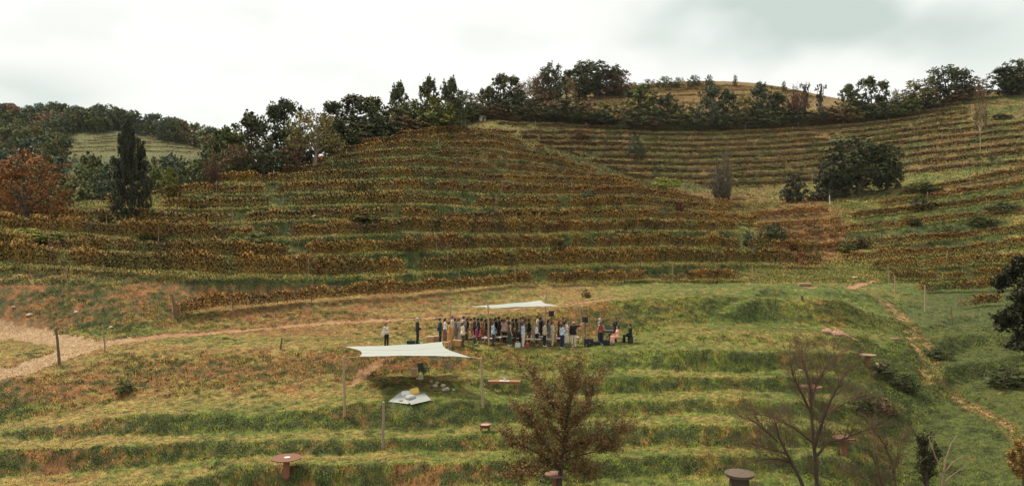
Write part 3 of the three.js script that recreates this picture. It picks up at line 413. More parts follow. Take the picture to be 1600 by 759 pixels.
proto('lumpy', 302, [[-0.2, 0.6, 0, 0.24, 0.27, 0.24], [0.14, 0.72, 0.05, 0.25, 0.25, 0.24], [0.32, 0.46, 0, 0.2, 0.26, 0.2], [-0.34, 0.4, 0.1, 0.18, 0.24, 0.2], [0, 0.4, 0.18, 0.32, 0.27, 0.24], [0.05, 0.9, 0, 0.12, 0.1, 0.12], [-0.12, 0.28, -0.05, 0.34, 0.24, 0.28], [0.2, 0.25, 0.12, 0.26, 0.22, 0.22], [-0.26, 0.8, 0, 0.1, 0.1, 0.12]], 31, 18, 0.042, 0.045, 0.03, 0.15, 0.02);
proto('tall', 303, [[0, 0.36, 0, 0.4, 0.34, 0.4], [-0.08, 0.6, 0.05, 0.32, 0.24, 0.32], [0.1, 0.76, 0, 0.24, 0.2, 0.24], [0, 0.92, 0.02, 0.12, 0.1, 0.12], [0.24, 0.34, 0.1, 0.25, 0.28, 0.22], [-0.28, 0.28, 0, 0.22, 0.26, 0.22], [-0.16, 0.84, 0, 0.12, 0.11, 0.12], [0.05, 0.2, 0.1, 0.38, 0.2, 0.32]], 34, 18, 0.042, 0.045, 0.03, 0.15);
proto('bush', 304, [[0, 0.4, 0, 0.38, 0.42, 0.38], [-0.27, 0.3, 0.1, 0.25, 0.32, 0.24], [0.28, 0.34, 0, 0.25, 0.36, 0.24], [0.06, 0.74, 0, 0.26, 0.24, 0.26], [-0.14, 0.6, 0.1, 0.28, 0.32, 0.24], [0.1, 0.22, 0.22, 0.32, 0.24, 0.22], [-0.15, 0.16, 0.18, 0.3, 0.18, 0.22]], 24, 20, 0.046, 0.055, 0.02, 0.12);
proto('loose', 305, [[-0.26, 0.6, 0, 0.22, 0.18, 0.22], [0, 0.8, 0.05, 0.28, 0.18, 0.26], [0.28, 0.6, 0, 0.22, 0.18, 0.22], [-0.05, 0.56, 0.16, 0.26, 0.18, 0.22], [0.2, 0.76, -0.1, 0.2, 0.16, 0.2], [-0.38, 0.42, 0, 0.12, 0.12, 0.12], [0.4, 0.46, 0.05, 0.12, 0.12, 0.12], [-0.18, 0.84, 0, 0.18, 0.14, 0.16], [0.1, 0.45, -0.1, 0.26, 0.14, 0.22]], 18, 14, 0.032, 0.05, 0.022, 0.3, 0.03);
proto('ivy', 306, [[0, 0.2, 0, 0.5, 0.2, 0.5], [-0.04, 0.4, 0.02, 0.47, 0.2, 0.47], [0.03, 0.58, 0, 0.41, 0.18, 0.41], [-0.06, 0.74, 0, 0.33, 0.15, 0.33], [0.1, 0.87, 0, 0.2, 0.1, 0.2], [0.08, 0.97, 0, 0.1, 0.06, 0.1]], 110, 26, 0.032, 0.04, 0.04, 0.5);
proto('layered', 307, [[-0.05, 0.88, 0, 0.24, 0.09, 0.26], [0.16, 0.76, 0.05, 0.3, 0.08, 0.3], [-0.24, 0.7, 0, 0.26, 0.08, 0.3], [0.02, 0.6, 0.12, 0.42, 0.08, 0.34], [0.28, 0.5, 0, 0.22, 0.08, 0.28], [-0.3, 0.47, 0.05, 0.24, 0.08, 0.28], [0.06, 0.38, 0.18, 0.4, 0.08, 0.3], [0.3, 0.28, 0.1, 0.24, 0.08, 0.24], [-0.26, 0.27, 0.12, 0.28, 0.09, 0.24], [0, 0.15, 0.14, 0.48, 0.11, 0.3]], 60, 22, 0.02, 0.036, 0.035, 0.3);
proto('fine', 310, [[0, 0.42, 0, 0.38, 0.4, 0.38], [-0.27, 0.34, 0.1, 0.25, 0.32, 0.24], [0.28, 0.38, 0, 0.25, 0.32, 0.24], [0.06, 0.74, 0, 0.26, 0.22, 0.26], [-0.16, 0.68, 0.1, 0.24, 0.22, 0.24], [0.1, 0.22, 0.22, 0.34, 0.22, 0.22], [-0.15, 0.14, 0.18, 0.34, 0.16, 0.22], [0.24, 0.64, 0, 0.16, 0.16, 0.18]], 44, 26, 0.022, 0.04, 0.03, 0.12);
proto('snag', 308, [[0, 0.4, 0, 0.3, 0.35, 0.3], [0.05, 0.62, 0, 0.26, 0.16, 0.26], [0.1, 0.9, 0, 0.5, 0.08, 0.4]], 13, 12, 0.07, 0.07, 0.09, 0.8, 0.06);
proto('far_a', 311, [[0, 0.55, 0, 0.42, 0.42, 0.42], [-0.24, 0.4, 0.1, 0.26, 0.36, 0.24], [0.26, 0.42, 0, 0.26, 0.36, 0.24], [0.06, 0.8, 0, 0.26, 0.18, 0.26]], 22, 13, 0.065, 0.065, 0.03, 0.15);
proto('far_b', 312, [[0, 0.4, 0, 0.42, 0.4, 0.42], [-0.1, 0.66, 0.05, 0.3, 0.24, 0.3], [0.12, 0.84, 0, 0.18, 0.14, 0.18], [0.2, 0.3, 0.1, 0.28, 0.28, 0.24]], 22, 13, 0.065, 0.06, 0.03, 0.15);
{ // a twiggy shrub: many thin upright stems, few leaves
  const r = rngOf(309), g = [], L = []; for (let i = 0; i < 110; i++) { const a = r() * 6.283, d = 0.12 * r(), u = r(), h = 0.4 + 0.6 * Math.sqrt(1 - u * u * 0.9), q = (0.55 + 0.45 * r()) * 0.55, th = u * 1.25, top = [Math.cos(a) * (d * 0.3 + q * Math.sin(th)), 0.12 + (0.4 + 0.5 * r()) * Math.cos(th) + 0.3 * q, Math.sin(a) * (d * 0.3 + q * Math.sin(th))], mid = [top[0] * 0.6, h * 0.5, top[2] * 0.6]; g.push(tubeThrough([[Math.cos(a) * d, 0, Math.sin(a) * d], mid, top], [0.008, 0.006, 0.002], 3, false)); for (let j = 0; j < 26; j++) { const t = 0.35 + 0.7 * r(), v = 0.6 + r() * 0.8; L.push([top[0] * t + (r() - 0.5) * 0.07, top[1] * t + (r() - 0.5) * 0.07, top[2] * t + (r() - 0.5) * 0.07, r() - 0.5, r(), r() - 0.5, 0.028 * (0.6 + r()), v, v, v]); } }
  PROTO.twiggy = { crown: leafBatch(L), trunk: mergeGeometries(g) };
}
const VALLEY = ['behind the crown of the orange tree', 'at the right shoulder of the orange tree', 'highest just right of the orange tree', 'low just right of the orange tree', 'lowest midway between orange and ivy-clad tree', 'high midway between orange and ivy-clad tree', 'touching the left side of the ivy-clad tree', 'touching the right side of the ivy-clad tree', 'just under the pale clearing, right of the ivy-clad tree', 'low, between the ivy-clad tree and the young green tree', 'under the right half of the pale clearing', 'above the small reddish shrub', 'behind the left end of the ridge clump', 'at the right end of the pale clearing', 'highest, at the right tip of the pale clearing', 'lowest, beside the orange tree foot', 'second lowest, left of the ivy-clad tree foot', 'farthest right, behind the ridge clump'];
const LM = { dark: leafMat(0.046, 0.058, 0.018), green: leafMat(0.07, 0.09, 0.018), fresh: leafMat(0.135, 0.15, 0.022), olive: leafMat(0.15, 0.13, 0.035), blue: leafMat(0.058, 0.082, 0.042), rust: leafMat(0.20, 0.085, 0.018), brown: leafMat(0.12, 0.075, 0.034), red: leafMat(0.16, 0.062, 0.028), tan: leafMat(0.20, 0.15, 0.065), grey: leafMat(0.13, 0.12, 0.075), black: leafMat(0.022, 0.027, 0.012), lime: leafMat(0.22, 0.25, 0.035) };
const templates = {};
function plant(key, m, name, label, category, group, pos, w, h, turn, bark = barkDark) { // one tree: copies share the shape of their kind
  const id = key + m + bark.uuid; let t;
  if (!templates[id]) { t = thing(name, label, category, [0, 0, 0], 0, group); part('trunk', PROTO[key].trunk, bark, t); part('crown', PROTO[key].crown, LM[m], t); templates[id] = t; }
  else { t = copyOf(templates[id], name, label, group); if (!group) delete t.userData.group; t.userData.category = category; }
  t.position.copy(pos); t.rotation.y = turn; t.scale.set(w, h, w); return t;
}
let turnSeed = rngOf(555);
function stand(px, topPy, z, wPx, key, m, label, name = 'broadleaf_tree', category = 'tree', group, bark) { const p = onGround(px, z); const h = Math.max(1, EYE + (MIDY - topPy) / FOCAL * z - p.y); return plant(key, m, name, label, category, group, p, (key === 'twiggy' || key === 'layered' ? 1.1 : key === 'tall' ? 1.6 : key === 'ivy' ? 0.95 : 1.4) * wPx / FOCAL * z, h * 1.03, turnSeed() * 6.28, bark); }
// left edge and the left ridge
stand(38, 233, 81, 104, 'fine', 'rust', 'broad dense rust-orange tree at the left edge', 'autumn_tree');
stand(-22, 250, 84, 80, 'fine', 'rust', 'lower rust-orange tree cut by the left edge of the picture', 'autumn_tree');
stand(203, 203, 79, 62, 'ivy', 'black', 'ivy-covered columnar tree standing alone at the left of the vine rows', 'ivy_clad_tree', 'tree');
[[333, 243, 97, 34, 'twiggy', 'red', 'small reddish shrub at the left foot of the left ridge trees', 'shrub', 'shrub'],
 [262, 262, 93, 26, 'bush', 'fresh', 'small bright green tree tied to two stakes right of the ivy-clad tree', 'young_tree', 'tree'],
 [350, 203, 112, 62, 'tall', 'green', 'leftmost mid-green tree of the left ridge clump'],
 [372, 222, 106, 52, 'loose', 'brown', 'brownish thin tree in front of the left ridge clump'],
 [392, 182, 118, 64, 'tall', 'dark', 'dark tree with feathery top in the left ridge clump'],
 [412, 215, 107, 62, 'bush', 'dark', 'low dark tree at the right foot of the left ridge clump'],
 [442, 158, 128, 66, 'lumpy', 'dark', 'tallest dark tree of the left ridge clump, behind the olive tree'],
 [466, 195, 122, 46, 'bush', 'black', 'very dark bush left of the olive tree with bare trunk'],
 [491, 168, 111, 78, 'loose', 'olive', 'olive airy tree with visible pale trunk on the left ridge', 'airy_tree', 'tree', undefined, barkGrey],
 [520, 182, 128, 56, 'round', 'dark', 'dark rounded tree right behind the olive airy tree'],
 [546, 152, 134, 80, 'lumpy', 'dark', 'broad dark tree with spiky top on the left ridge'],
 [585, 156, 139, 66, 'tall', 'green', 'green tree between the broad dark tree and the bright green one'],
 [566, 190, 130, 66, 'bush', 'dark', 'dark low tree at the vineyard edge below the broad dark tree'],
 [607, 178, 137, 62, 'bush', 'green', 'green low tree at the vineyard edge on the left ridge'],
 [622, 135, 160, 38, 'tall', 'dark', 'slim dark tree rising behind the left ridge clump'],
 [640, 160, 143, 62, 'round', 'green', 'rounded green tree just left of the bright green one'],
 [667, 150, 142, 76, 'bush', 'fresh', 'bright yellowish-green tree at the right end of the left ridge'],
 [690, 168, 141, 44, 'bush', 'green', 'small green bush tree at the tip of the left ridge'],
 [672, 126, 175, 36, 'tall', 'dark', 'slim dark tree with pointed top behind the bright green tree'],
 [705, 128, 200, 38, 'tall', 'dark', 'dark conical tree just right of the bright green tree'],
 // the treeline above the hollow
 [722, 143, 225, 42, 'round', 'green', 'green tree at the left end of the treeline'],
 [745, 147, 232, 36, 'bush', 'olive', 'olive bushy tree above the small hut'],
 [765, 138, 236, 34, 'tall', 'dark', 'narrow dark tree right of the small hut'],
 [787, 118, 240, 54, 'lumpy', 'dark', 'big dark tree with uneven top in the left part of the treeline'],
 [815, 124, 246, 42, 'loose', 'tan', 'thin yellow-brown tree in the treeline'],
 [838, 116, 252, 36, 'loose', 'brown', 'thin brown tree left of the tall rounded ridge tree'],
 [803, 150, 234, 48, 'bush', 'dark', 'dark bush under the big uneven tree of the treeline'],
 [861, 100, 258, 44, 'round', 'dark', 'tall rounded dark tree on the ridge left of the broad crown'],
 [830, 152, 235, 44, 'bush', 'dark', 'dark low bush in the treeline below the thin brown tree'],
 [856, 142, 238, 58, 'bush', 'brown', 'brownish low tree below the tall rounded ridge tree'],
 [886, 152, 236, 54, 'bush', 'dark', 'dark low tree below the pale gap on the ridge'],
 [918, 156, 236, 48, 'bush', 'brown', 'brown-green bush below the broad ridge crown'],
 [886, 118, 290, 34, 'loose', 'tan', 'pale yellow thin tree in the gap between the two ridge crowns'],
 [932, 96, 300, 76, 'round', 'dark', 'broad dark crown standing highest on the ridge'],
 [905, 104, 301, 48, 'lumpy', 'dark', 'dark tree forming the left shoulder of the broad ridge crown'],
 [962, 108, 301, 44, 'round', 'brown', 'brownish tree forming the right shoulder of the broad ridge crown'],
 [950, 160, 238, 44, 'bush', 'green', 'green bush right below the broad ridge crown'],
 [975, 165, 237, 44, 'bush', 'tan', 'pale green-yellow bush in the middle of the treeline'],
 [1003, 138, 242, 56, 'tall', 'green', 'green tree with pale top in the middle of the treeline'],
 [985, 172, 234, 40, 'bush', 'dark', 'dark low bush on the vineyard edge below the pale bush'],
 [1020, 170, 234, 44, 'bush', 'dark', 'dark low bush on the vineyard edge below the pale-topped tree'],
 [1045, 150, 240, 34, 'tall', 'dark', 'dark pointed tree right of the pale-topped tree'],
 [1075, 162, 240, 48, 'bush', 'green', 'green low bush between two pointed trees of the treeline'],
 [1110, 136, 243, 38, 'tall', 'blue', 'bluish dark tree right of the green low bush'],
 [1135, 143, 244, 32, 'tall', 'dark', 'dark narrow tree beside the bluish tree'],
 [1095, 170, 238, 40, 'bush', 'dark', 'dark bush at the foot of the bluish tree'],
 [1162, 150, 245, 40, 'bush', 'olive', 'olive bush between the narrow dark trees'],
 [1190, 132, 246, 36, 'tall', 'blue', 'bluish spire-shaped tree in the right part of the treeline'],
 [1216, 146, 246, 34, 'tall', 'dark', 'dark tree right of the bluish spire-shaped tree'],
 [1172, 172, 240, 46, 'bush', 'dark', 'dark bush at the foot of the bluish spire-shaped tree'],
 [1244, 138, 247, 48, 'twiggy', 'red', 'reddish bare shrub in the treeline left of two ivy snags', 'shrub', 'shrub'],
 [1257, 131, 252, 18, 'snag', 'black', 'left ivy-wrapped snag with a sparse flat top', 'ivy_snag', 'tree'],
 [1282, 133, 252, 18, 'snag', 'black', 'right ivy-wrapped snag with a sparse flat top', 'ivy_snag', 'tree'],
 [1270, 172, 244, 60, 'bush', 'dark', 'dark low bush at the foot of the ivy snags'],
 [1325, 135, 247, 32, 'tall', 'green', 'green tree between the ivy snags and the gapped dark tree'],
 [1305, 166, 244, 44, 'bush', 'brown', 'brown low bush right of the ivy snags'],
 [1363, 122, 247, 46, 'lumpy', 'dark', 'dark tree with gaps standing on the right skyline'],
 [1345, 160, 245, 44, 'bush', 'dark', 'dark bush at the foot of the gapped skyline tree'],
 [1384, 155, 246, 40, 'bush', 'green', 'green bush right of the gapped skyline tree'],
 [1400, 137, 247, 16, 'loose', 'tan', 'very thin pale tree on the right skyline'],
 [1438, 125, 246, 54, 'bush', 'olive', 'olive bushy tree left of the round skyline tree'],
 [1416, 146, 244, 40, 'bush', 'green', 'small green bush beside the very thin pale tree'],
 [1482, 102, 246, 60, 'round', 'dark', 'round dark tree on the right skyline'],
 [1505, 138, 243, 34, 'bush', 'brown', 'brown shrub at the right foot of the round skyline tree'],
 [1528, 120, 246, 34, 'bush', 'brown', 'small brownish tree on the skyline above the slim pale-trunked tree'],
 [1570, 106, 244, 54, 'lumpy', 'dark', 'dark spreading tree near the right end of the skyline'],
 [1600, 93, 243, 60, 'round', 'dark', 'dark tree at the right end of the skyline, cut by the edge'],
 [1563, 178, 214, 26, 'bush', 'green', 'small round bush on the grassy slope below the right skyline'],
 [1533, 128, 182, 15, 'loose', 'brown', 'slim reddish tree with a tall pale trunk at the upper right', 'slim_tree', 'tree', undefined, barkPale],
 // inside the vineyard
 [1342, 212, 163, 98, 'round', 'dark', 'large dark spreading tree alone in the hollow at right', 'large_tree', 'tree'],
 [1385, 226, 166, 48, 'lumpy', 'dark', 'dark tree merging into the right side of the large hollow tree', 'large_tree', 'tree'],
 [1300, 240, 161, 40, 'bush', 'black', 'dark tree merging into the left side of the large hollow tree', 'large_tree', 'tree'],
 [1246, 270, 158, 40, 'bush', 'black', 'nearly black bush left of the large hollow tree', 'bush', 'bush'],
 [1125, 252, 150, 46, 'twiggy', 'grey', 'grey-green twiggy shrub at the foot of the hollow', 'shrub', 'shrub'],
 [1136, 232, 153, 26, 'twiggy', 'tan', 'pale twiggy sapling just behind the grey-green shrub', 'shrub', 'shrub'],
 [993, 210, 196, 22, 'bush', 'blue', 'dark bluish bush amid the hollow vine rows', 'bush', 'bush'],
 [905, 205, 205, 40, 'twiggy', 'red', 'dark reddish shrub amid the vine rows under the treeline', 'shrub', 'shrub'],
 [805, 180, 230, 24, 'twiggy', 'olive', 'olive shrub right of the small hut', 'shrub', 'shrub'],
 [1042, 277, 140, 44, 'bush', 'lime', 'lime-green vine bush where the front slope meets the hollow', 'bush', 'bush'],
].forEach((a) => stand(...a));
[[992, 129, 312, 22], [1015, 124, 312, 22], [1040, 120, 313, 24], [1062, 121, 314, 18], [1085, 118, 314, 20], [1108, 117, 315, 13], [1150, 117, 316, 8], [1225, 127, 318, 8]].forEach(([x, y, z, w], i) => stand(x, y, z, w, 'bush', i % 3 ? 'green' : 'olive', `${['rounded green', 'wide green', 'dense green', 'small green', 'pale green', 'little', 'tiny', 'last tiny'][i]} bush of the hedge along the hilltop skyline`, 'bush', 'bush', 'bushes along the hilltop skyline'));
[[338, 262, 104, 50], [372, 250, 107, 60], [428, 235, 114, 54], [452, 222, 117, 50], [508, 212, 123, 50], [530, 205, 126, 54], [556, 196, 129, 50], [598, 188, 133, 56], [628, 182, 137, 54], [655, 184, 140, 56], [684, 182, 142, 44], [712, 162, 215, 40], [735, 164, 228, 44], [770, 164, 234, 46], [820, 170, 234, 46], [868, 172, 235, 50], [905, 174, 235, 50], [940, 176, 235, 44], [1005, 178, 235, 44], [1058, 176, 238, 44], [1120, 174, 240, 44], [1205, 172, 242, 44], [1235, 172, 243, 44], [1290, 168, 244, 44], [1325, 164, 244, 40], [1375, 164, 244, 40], [1405, 158, 243, 40], [1455, 148, 243, 46]].forEach(([x, y, z, w], i) => stand(x, y, z, w, 'bush', ['dark', 'green', 'dark', 'brown', 'olive'][i % 5], i < 11 ? `low growth under the left ridge trees, ${['first', 'second', 'third', 'fourth', 'fifth', 'sixth', 'seventh', 'eighth', 'ninth', 'tenth', 'last'][i]} along the vineyard edge` : `low growth under the treeline above the hollow, ${['first', 'second', 'third', 'fourth', 'fifth', 'sixth', 'seventh', 'eighth', 'ninth', 'tenth', 'eleventh', 'twelfth', 'thirteenth', 'fourteenth', 'fifteenth', 'sixteenth', 'last'][i - 11]} from its left end`, 'bush', 'bush', i < 11 ? 'low growth under the left ridge trees' : 'low growth under the treeline'));
{ // bushes and rank growth between the vine rows
  const list = [[240, 374, 40, 16, 'green'], [160, 345, 30, 12, 'olive'], [560, 300, 50, 12, 'green'], [585, 310, 30, 10, 'green'], [400, 390, 70, 22, 'green'], [370, 388, 34, 20, 'fresh'], [640, 388, 60, 18, 'dark'], [520, 385, 56, 14, 'green'], [875, 392, 40, 15, 'dark'], [920, 318, 32, 18, 'blue'], [960, 316, 30, 10, 'green'], [985, 375, 60, 14, 'olive'], [1105, 378, 22, 14, 'blue'], [1130, 382, 26, 18, 'dark'], [1172, 384, 24, 20, 'blue'], [1212, 380, 34, 26, 'blue'], [1200, 375, 34, 20, 'green'], [1188, 402, 20, 14, 'dark'], [1350, 388, 36, 16, 'dark'], [1320, 393, 40, 14, 'green'], [690, 240, 30, 10, 'green'], [770, 246, 20, 12, 'olive'], [890, 274, 18, 10, 'brown'], [300, 325, 40, 10, 'green'], [1440, 330, 50, 16, 'black'], [1490, 370, 60, 14, 'dark'], [1530, 350, 50, 12, 'green'], [1420, 352, 40, 12, 'dark'], [1570, 330, 50, 12, 'dark'], [1290, 312, 50, 14, 'black'], [1440, 300, 60, 12, 'green'], [615, 315, 20, 14, 'olive'], [575, 345, 60, 12, 'olive'], [35, 352, 50, 12, 'lime'], [30, 378, 90, 18, 'lime'], [90, 378, 50, 12, 'fresh'], [225, 335, 20, 26, 'fresh'], [285, 290, 30, 12, 'grey'], [312, 284, 28, 14, 'grey'], [940, 300, 28, 12, 'red'], [1065, 330, 20, 14, 'red'], [545, 455, 14, 10, 'green'], [915, 466, 16, 12, 'green'], [1240, 393, 26, 10, 'green'], [1385, 590, 50, 20, 'dark'], [1412, 612, 40, 22, 'dark'], [1350, 640, 50, 24, 'dark'], [1470, 560, 50, 14, 'dark'], [1380, 650, 60, 22, 'brown'], [190, 612, 40, 16, 'green'], [1575, 600, 70, 24, 'dark']];
  const words = { green: 'green', olive: 'olive', fresh: 'bright green', dark: 'dark green', blue: 'bluish green', brown: 'brown', black: 'blackish green', lime: 'lime', grey: 'greyish', red: 'dark red' };
  const row = (y) => y > 560 ? 'on the meadow banks' : y > 430 ? 'on the bank above the dirt path' : y > 360 ? 'low between the vine rows' : y > 300 ? 'midway up the vine rows' : 'high among the vine rows', col = (x) => x < 130 ? 'at the far left' : x < 320 ? 'well left' : x < 480 ? 'left of centre' : x < 660 ? 'above the nearer sail' : x < 850 ? 'above the farther sail' : x < 1020 ? 'above the musicians' : x < 1230 ? 'near the bare gully' : x < 1400 ? 'right of the bare gully' : 'on the right slope';
  const seen = {};
  list.forEach(([x, y, w, h, m], i) => { const p = at(x, y, [34, 220]), z = -p.z; let label = `${w > 44 ? 'wide' : w > 26 ? 'mid-sized' : 'small'} ${words[m]} bush ${row(y)}, ${col(x)}`; seen[label] = (seen[label] ?? 0) + 1; if (seen[label] > 1) label = label.replace(' bush', seen[label] > 2 ? ' bush, third such' : ' bush, lower of two'); plant('bush', m, 'bush', label, 'bush', 'bushes among the terraces', p, w / FOCAL * z * 1.1, h / FOCAL * z * 1.25, i * 1.7); });
}
{ // the wooded hill far off at the left
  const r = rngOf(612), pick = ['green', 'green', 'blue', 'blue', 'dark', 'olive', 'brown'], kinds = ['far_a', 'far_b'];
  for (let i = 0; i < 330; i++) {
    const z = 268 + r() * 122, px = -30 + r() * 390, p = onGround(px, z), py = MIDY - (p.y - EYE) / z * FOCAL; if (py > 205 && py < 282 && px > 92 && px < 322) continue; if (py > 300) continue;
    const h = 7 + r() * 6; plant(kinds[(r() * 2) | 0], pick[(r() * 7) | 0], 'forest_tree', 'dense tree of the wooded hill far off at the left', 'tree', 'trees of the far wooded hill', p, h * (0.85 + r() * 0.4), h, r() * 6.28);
  }
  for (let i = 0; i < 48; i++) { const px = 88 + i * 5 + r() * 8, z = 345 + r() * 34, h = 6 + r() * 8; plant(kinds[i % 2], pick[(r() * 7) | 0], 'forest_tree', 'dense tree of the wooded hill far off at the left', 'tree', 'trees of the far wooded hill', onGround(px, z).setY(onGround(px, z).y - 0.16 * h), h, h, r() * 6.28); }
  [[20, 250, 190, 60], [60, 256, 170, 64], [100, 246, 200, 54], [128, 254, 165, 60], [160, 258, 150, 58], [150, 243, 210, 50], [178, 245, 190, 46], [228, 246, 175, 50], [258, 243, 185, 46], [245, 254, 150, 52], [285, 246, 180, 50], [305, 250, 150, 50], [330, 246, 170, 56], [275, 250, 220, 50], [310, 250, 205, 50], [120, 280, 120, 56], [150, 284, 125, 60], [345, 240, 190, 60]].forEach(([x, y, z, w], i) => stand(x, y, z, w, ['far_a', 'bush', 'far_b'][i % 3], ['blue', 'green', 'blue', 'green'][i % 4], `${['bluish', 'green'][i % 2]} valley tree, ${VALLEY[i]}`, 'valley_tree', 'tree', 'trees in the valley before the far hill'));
}
// ---------------------------------------------------------------- trees close to the camera, limb by limb
function near(px, py, z) { return [(px - MIDX) / FOCAL * z, EYE - (py - MIDY) / FOCAL * z, -z]; }
function limbTree(name, label, z, seed, stems, opts) {
  const r = rngOf(seed), base = near(stems[0].at[0][0], stems[0].at[0][1], z); const gy = height(base[0], z); const t = thing(name, label, 'tree', [base[0], gy, -z]); const wood = { trunk: [], limb: [], twigs: [] }, L = []; let leafy = 0;
  const loc = (p) => [p[0] - base[0], p[1] - gy, p[2] + z];
  const twig = (p, d, len, rad, depth) => {
    const n = depth > 1 ? 4 : 3, pts = [p], rs = [rad]; let q = p, e = d.clone();
    for (let i = 1; i <= n; i++) { e.x += (r() - 0.5) * 0.5; e.y += (r() - 0.42) * 0.35; e.z += (r() - 0.5) * 0.5; e.normalize(); q = [q[0] + e.x * len / n, q[1] + e.y * len / n, q[2] + e.z * len / n]; pts.push(q); rs.push(rad * (1 - i / n * 0.6)); if (depth > 0) { const k = depth > 1 ? 2 : (r() < 0.8 ? 1 : 2); for (let j = 0; j < k; j++) { const f = e.clone(); f.x += (r() - 0.5) * 1.7; f.y += (r() - 0.4) * 1.1; f.z += (r() - 0.5) * 1.7; f.normalize(); twig(q, f, len * (0.45 + r() * 0.25), rs[i] * 0.65, depth - 1); } }
      if (leafy && depth < 2) for (let j = 0; j < leafy; j++) { const v = 0.5 + r() * 1.0, w = r(); L.push([q[0] + (r() - 0.5) * 0.16, q[1] + (r() - 0.5) * 0.16, q[2] + (r() - 0.5) * 0.16, r() - 0.5, r() * 0.8, r() - 0.5, opts.leaf * (0.55 + r() * 0.8), v * (0.85 + 0.5 * w), v * (0.95 + 0.1 * w), v * (1 - 0.4 * w)]); } }
    wood.twigs.push(tubeThrough(pts, rs, 3, false));
  };
  for (const s of stems) {
    leafy = s.leaves ?? opts.leaves;
    const dz = s.dz ?? 0, n = s.at.length - 1, pts = s.at.map(([x, y], i) => { const p = loc(near(x, y, z)); p[2] += dz * i / n; return p; }); if (s.trunk) pts[0][1] = height(pts[0][0] + base[0], z) - gy - 0.15;
    wood[s.trunk ? 'trunk' : 'limb'].push(tubeThrough(pts, pts.map((_, i) => lerp(s.r[0], s.r[1], i / n)), s.trunk ? 9 : 6));
    for (let i = s.trunk ? 2 : 1; i <= n; i++) for (let k = 0; k < (s.twigs ?? opts.twigs); k++) { const f = r(), a = pts[i - 1], b = pts[i], p = [lerp(a[0], b[0], f), lerp(a[1], b[1], f), lerp(a[2], b[2], f)], d = new THREE.Vector3(b[0] - a[0], b[1] - a[1], b[2] - a[2]).normalize(); d.x += (r() - 0.5) * 1.8; d.y += (r() - 0.35) * 1.1; d.z += (r() - 0.5) * 1.8; d.normalize(); twig(p, d, opts.len * (0.6 + r() * 0.6), opts.rad * (0.7 + 0.5 * r()), opts.depth); }
  }
  part('trunk', mergeGeometries(wood.trunk), opts.bark, t); if (wood.limb.length) wood.limb.forEach((g) => part('limb', g, opts.bark, t)); part('twigs', mergeGeometries(wood.twigs), opts.twigBark ?? opts.bark, t).userData.kind = 'stuff'; if (L.length) part('leaves', leafBatch(L), opts.leafMat, t).userData.kind = 'stuff';
  return t;
}
limbTree('bare_tree', 'leafless dark tree with spreading limbs at the lower right', 33, 71, [
  { trunk: 1, at: [[1277, 830], [1277, 760], [1275, 720], [1271, 685], [1268, 640], [1267, 605]], r: [0.115, 0.05] },
  { trunk: 1, at: [[1266, 830], [1248, 745], [1228, 708], [1214, 682], [1206, 655]], r: [0.095, 0.035], dz: 0.5 },
  { at: [[1268, 645], [1250, 612], [1236, 588], [1226, 560]], r: [0.06, 0.02], dz: 0.6 }, { at: [[1267, 608], [1262, 580], [1258, 550]], r: [0.06, 0.02], dz: -0.4 }, { at: [[1268, 625], [1280, 600], [1297, 575], [1312, 560]], r: [0.055, 0.018], dz: -0.6 },
  { at: [[1273, 700], [1281, 665], [1290, 630], [1303, 598], [1312, 575]], r: [0.08, 0.02], dz: 0.7 }, { at: [[1280, 660], [1305, 643], [1335, 631], [1356, 628]], r: [0.05, 0.015], dz: -0.8 }, { at: [[1277, 712], [1292, 690], [1312, 686], [1340, 672], [1366, 664]], r: [0.06, 0.018], dz: 0.4 },
  { at: [[1236, 722], [1212, 714], [1184, 712], [1150, 718]], r: [0.06, 0.015], dz: 0.8 }, { at: [[1216, 690], [1195, 670], [1172, 655]], r: [0.05, 0.015], dz: -0.5 }, { at: [[1271, 692], [1246, 671], [1222, 658], [1190, 652]], r: [0.06, 0.015], dz: -0.7 }, { at: [[1228, 708], [1200, 700], [1170, 690]], r: [0.045, 0.015], dz: 0.2 }], { bark: barkDark, twigBark: barkRed, twigs: 8, len: 1.1, rad: 0.015, depth: 2 });
limbTree('brown_leaved_tree', 'sparse brown-leaved tree in the lower middle foreground', 34, 72, [
  { trunk: 1, at: [[873, 820], [875, 750], [878, 715], [881, 690], [884, 665]], r: [0.13, 0.06] },
  { at: [[876, 722], [850, 690], [835, 665], [822, 640]], r: [0.06, 0.02], dz: 0.7 }, { at: [[876, 730], [845, 712], [820, 700], [806, 690]], r: [0.05, 0.02], dz: -0.5 }, { at: [[884, 665], [868, 640], [852, 615], [838, 598]], r: [0.05, 0.015], dz: -0.6 }, { at: [[884, 665], [890, 635], [896, 605], [893, 582]], r: [0.05, 0.015], dz: 0.5 }, { at: [[882, 680], [905, 655], [925, 630], [930, 605]], r: [0.05, 0.015], dz: -0.7 }, { at: [[879, 710], [910, 690], [935, 675], [958, 668]], r: [0.055, 0.015], dz: 0.4 }, { at: [[877, 722], [905, 712], [930, 708], [952, 702]], r: [0.045, 0.015], dz: -0.3 }, { at: [[881, 690], [862, 660], [850, 640]], r: [0.04, 0.015], dz: 1.0 }, { at: [[876, 735], [858, 725], [835, 730], [818, 735]], r: [0.04, 0.015], dz: 0.3 }, { at: [[876, 730], [900, 735], [925, 738]], r: [0.04, 0.012], dz: 0.2 }], { bark: barkDark, twigs: 6, len: 0.8, rad: 0.012, depth: 2, leaves: 2, leaf: 0.078, leafMat: leafMat(0.15, 0.095, 0.035) });
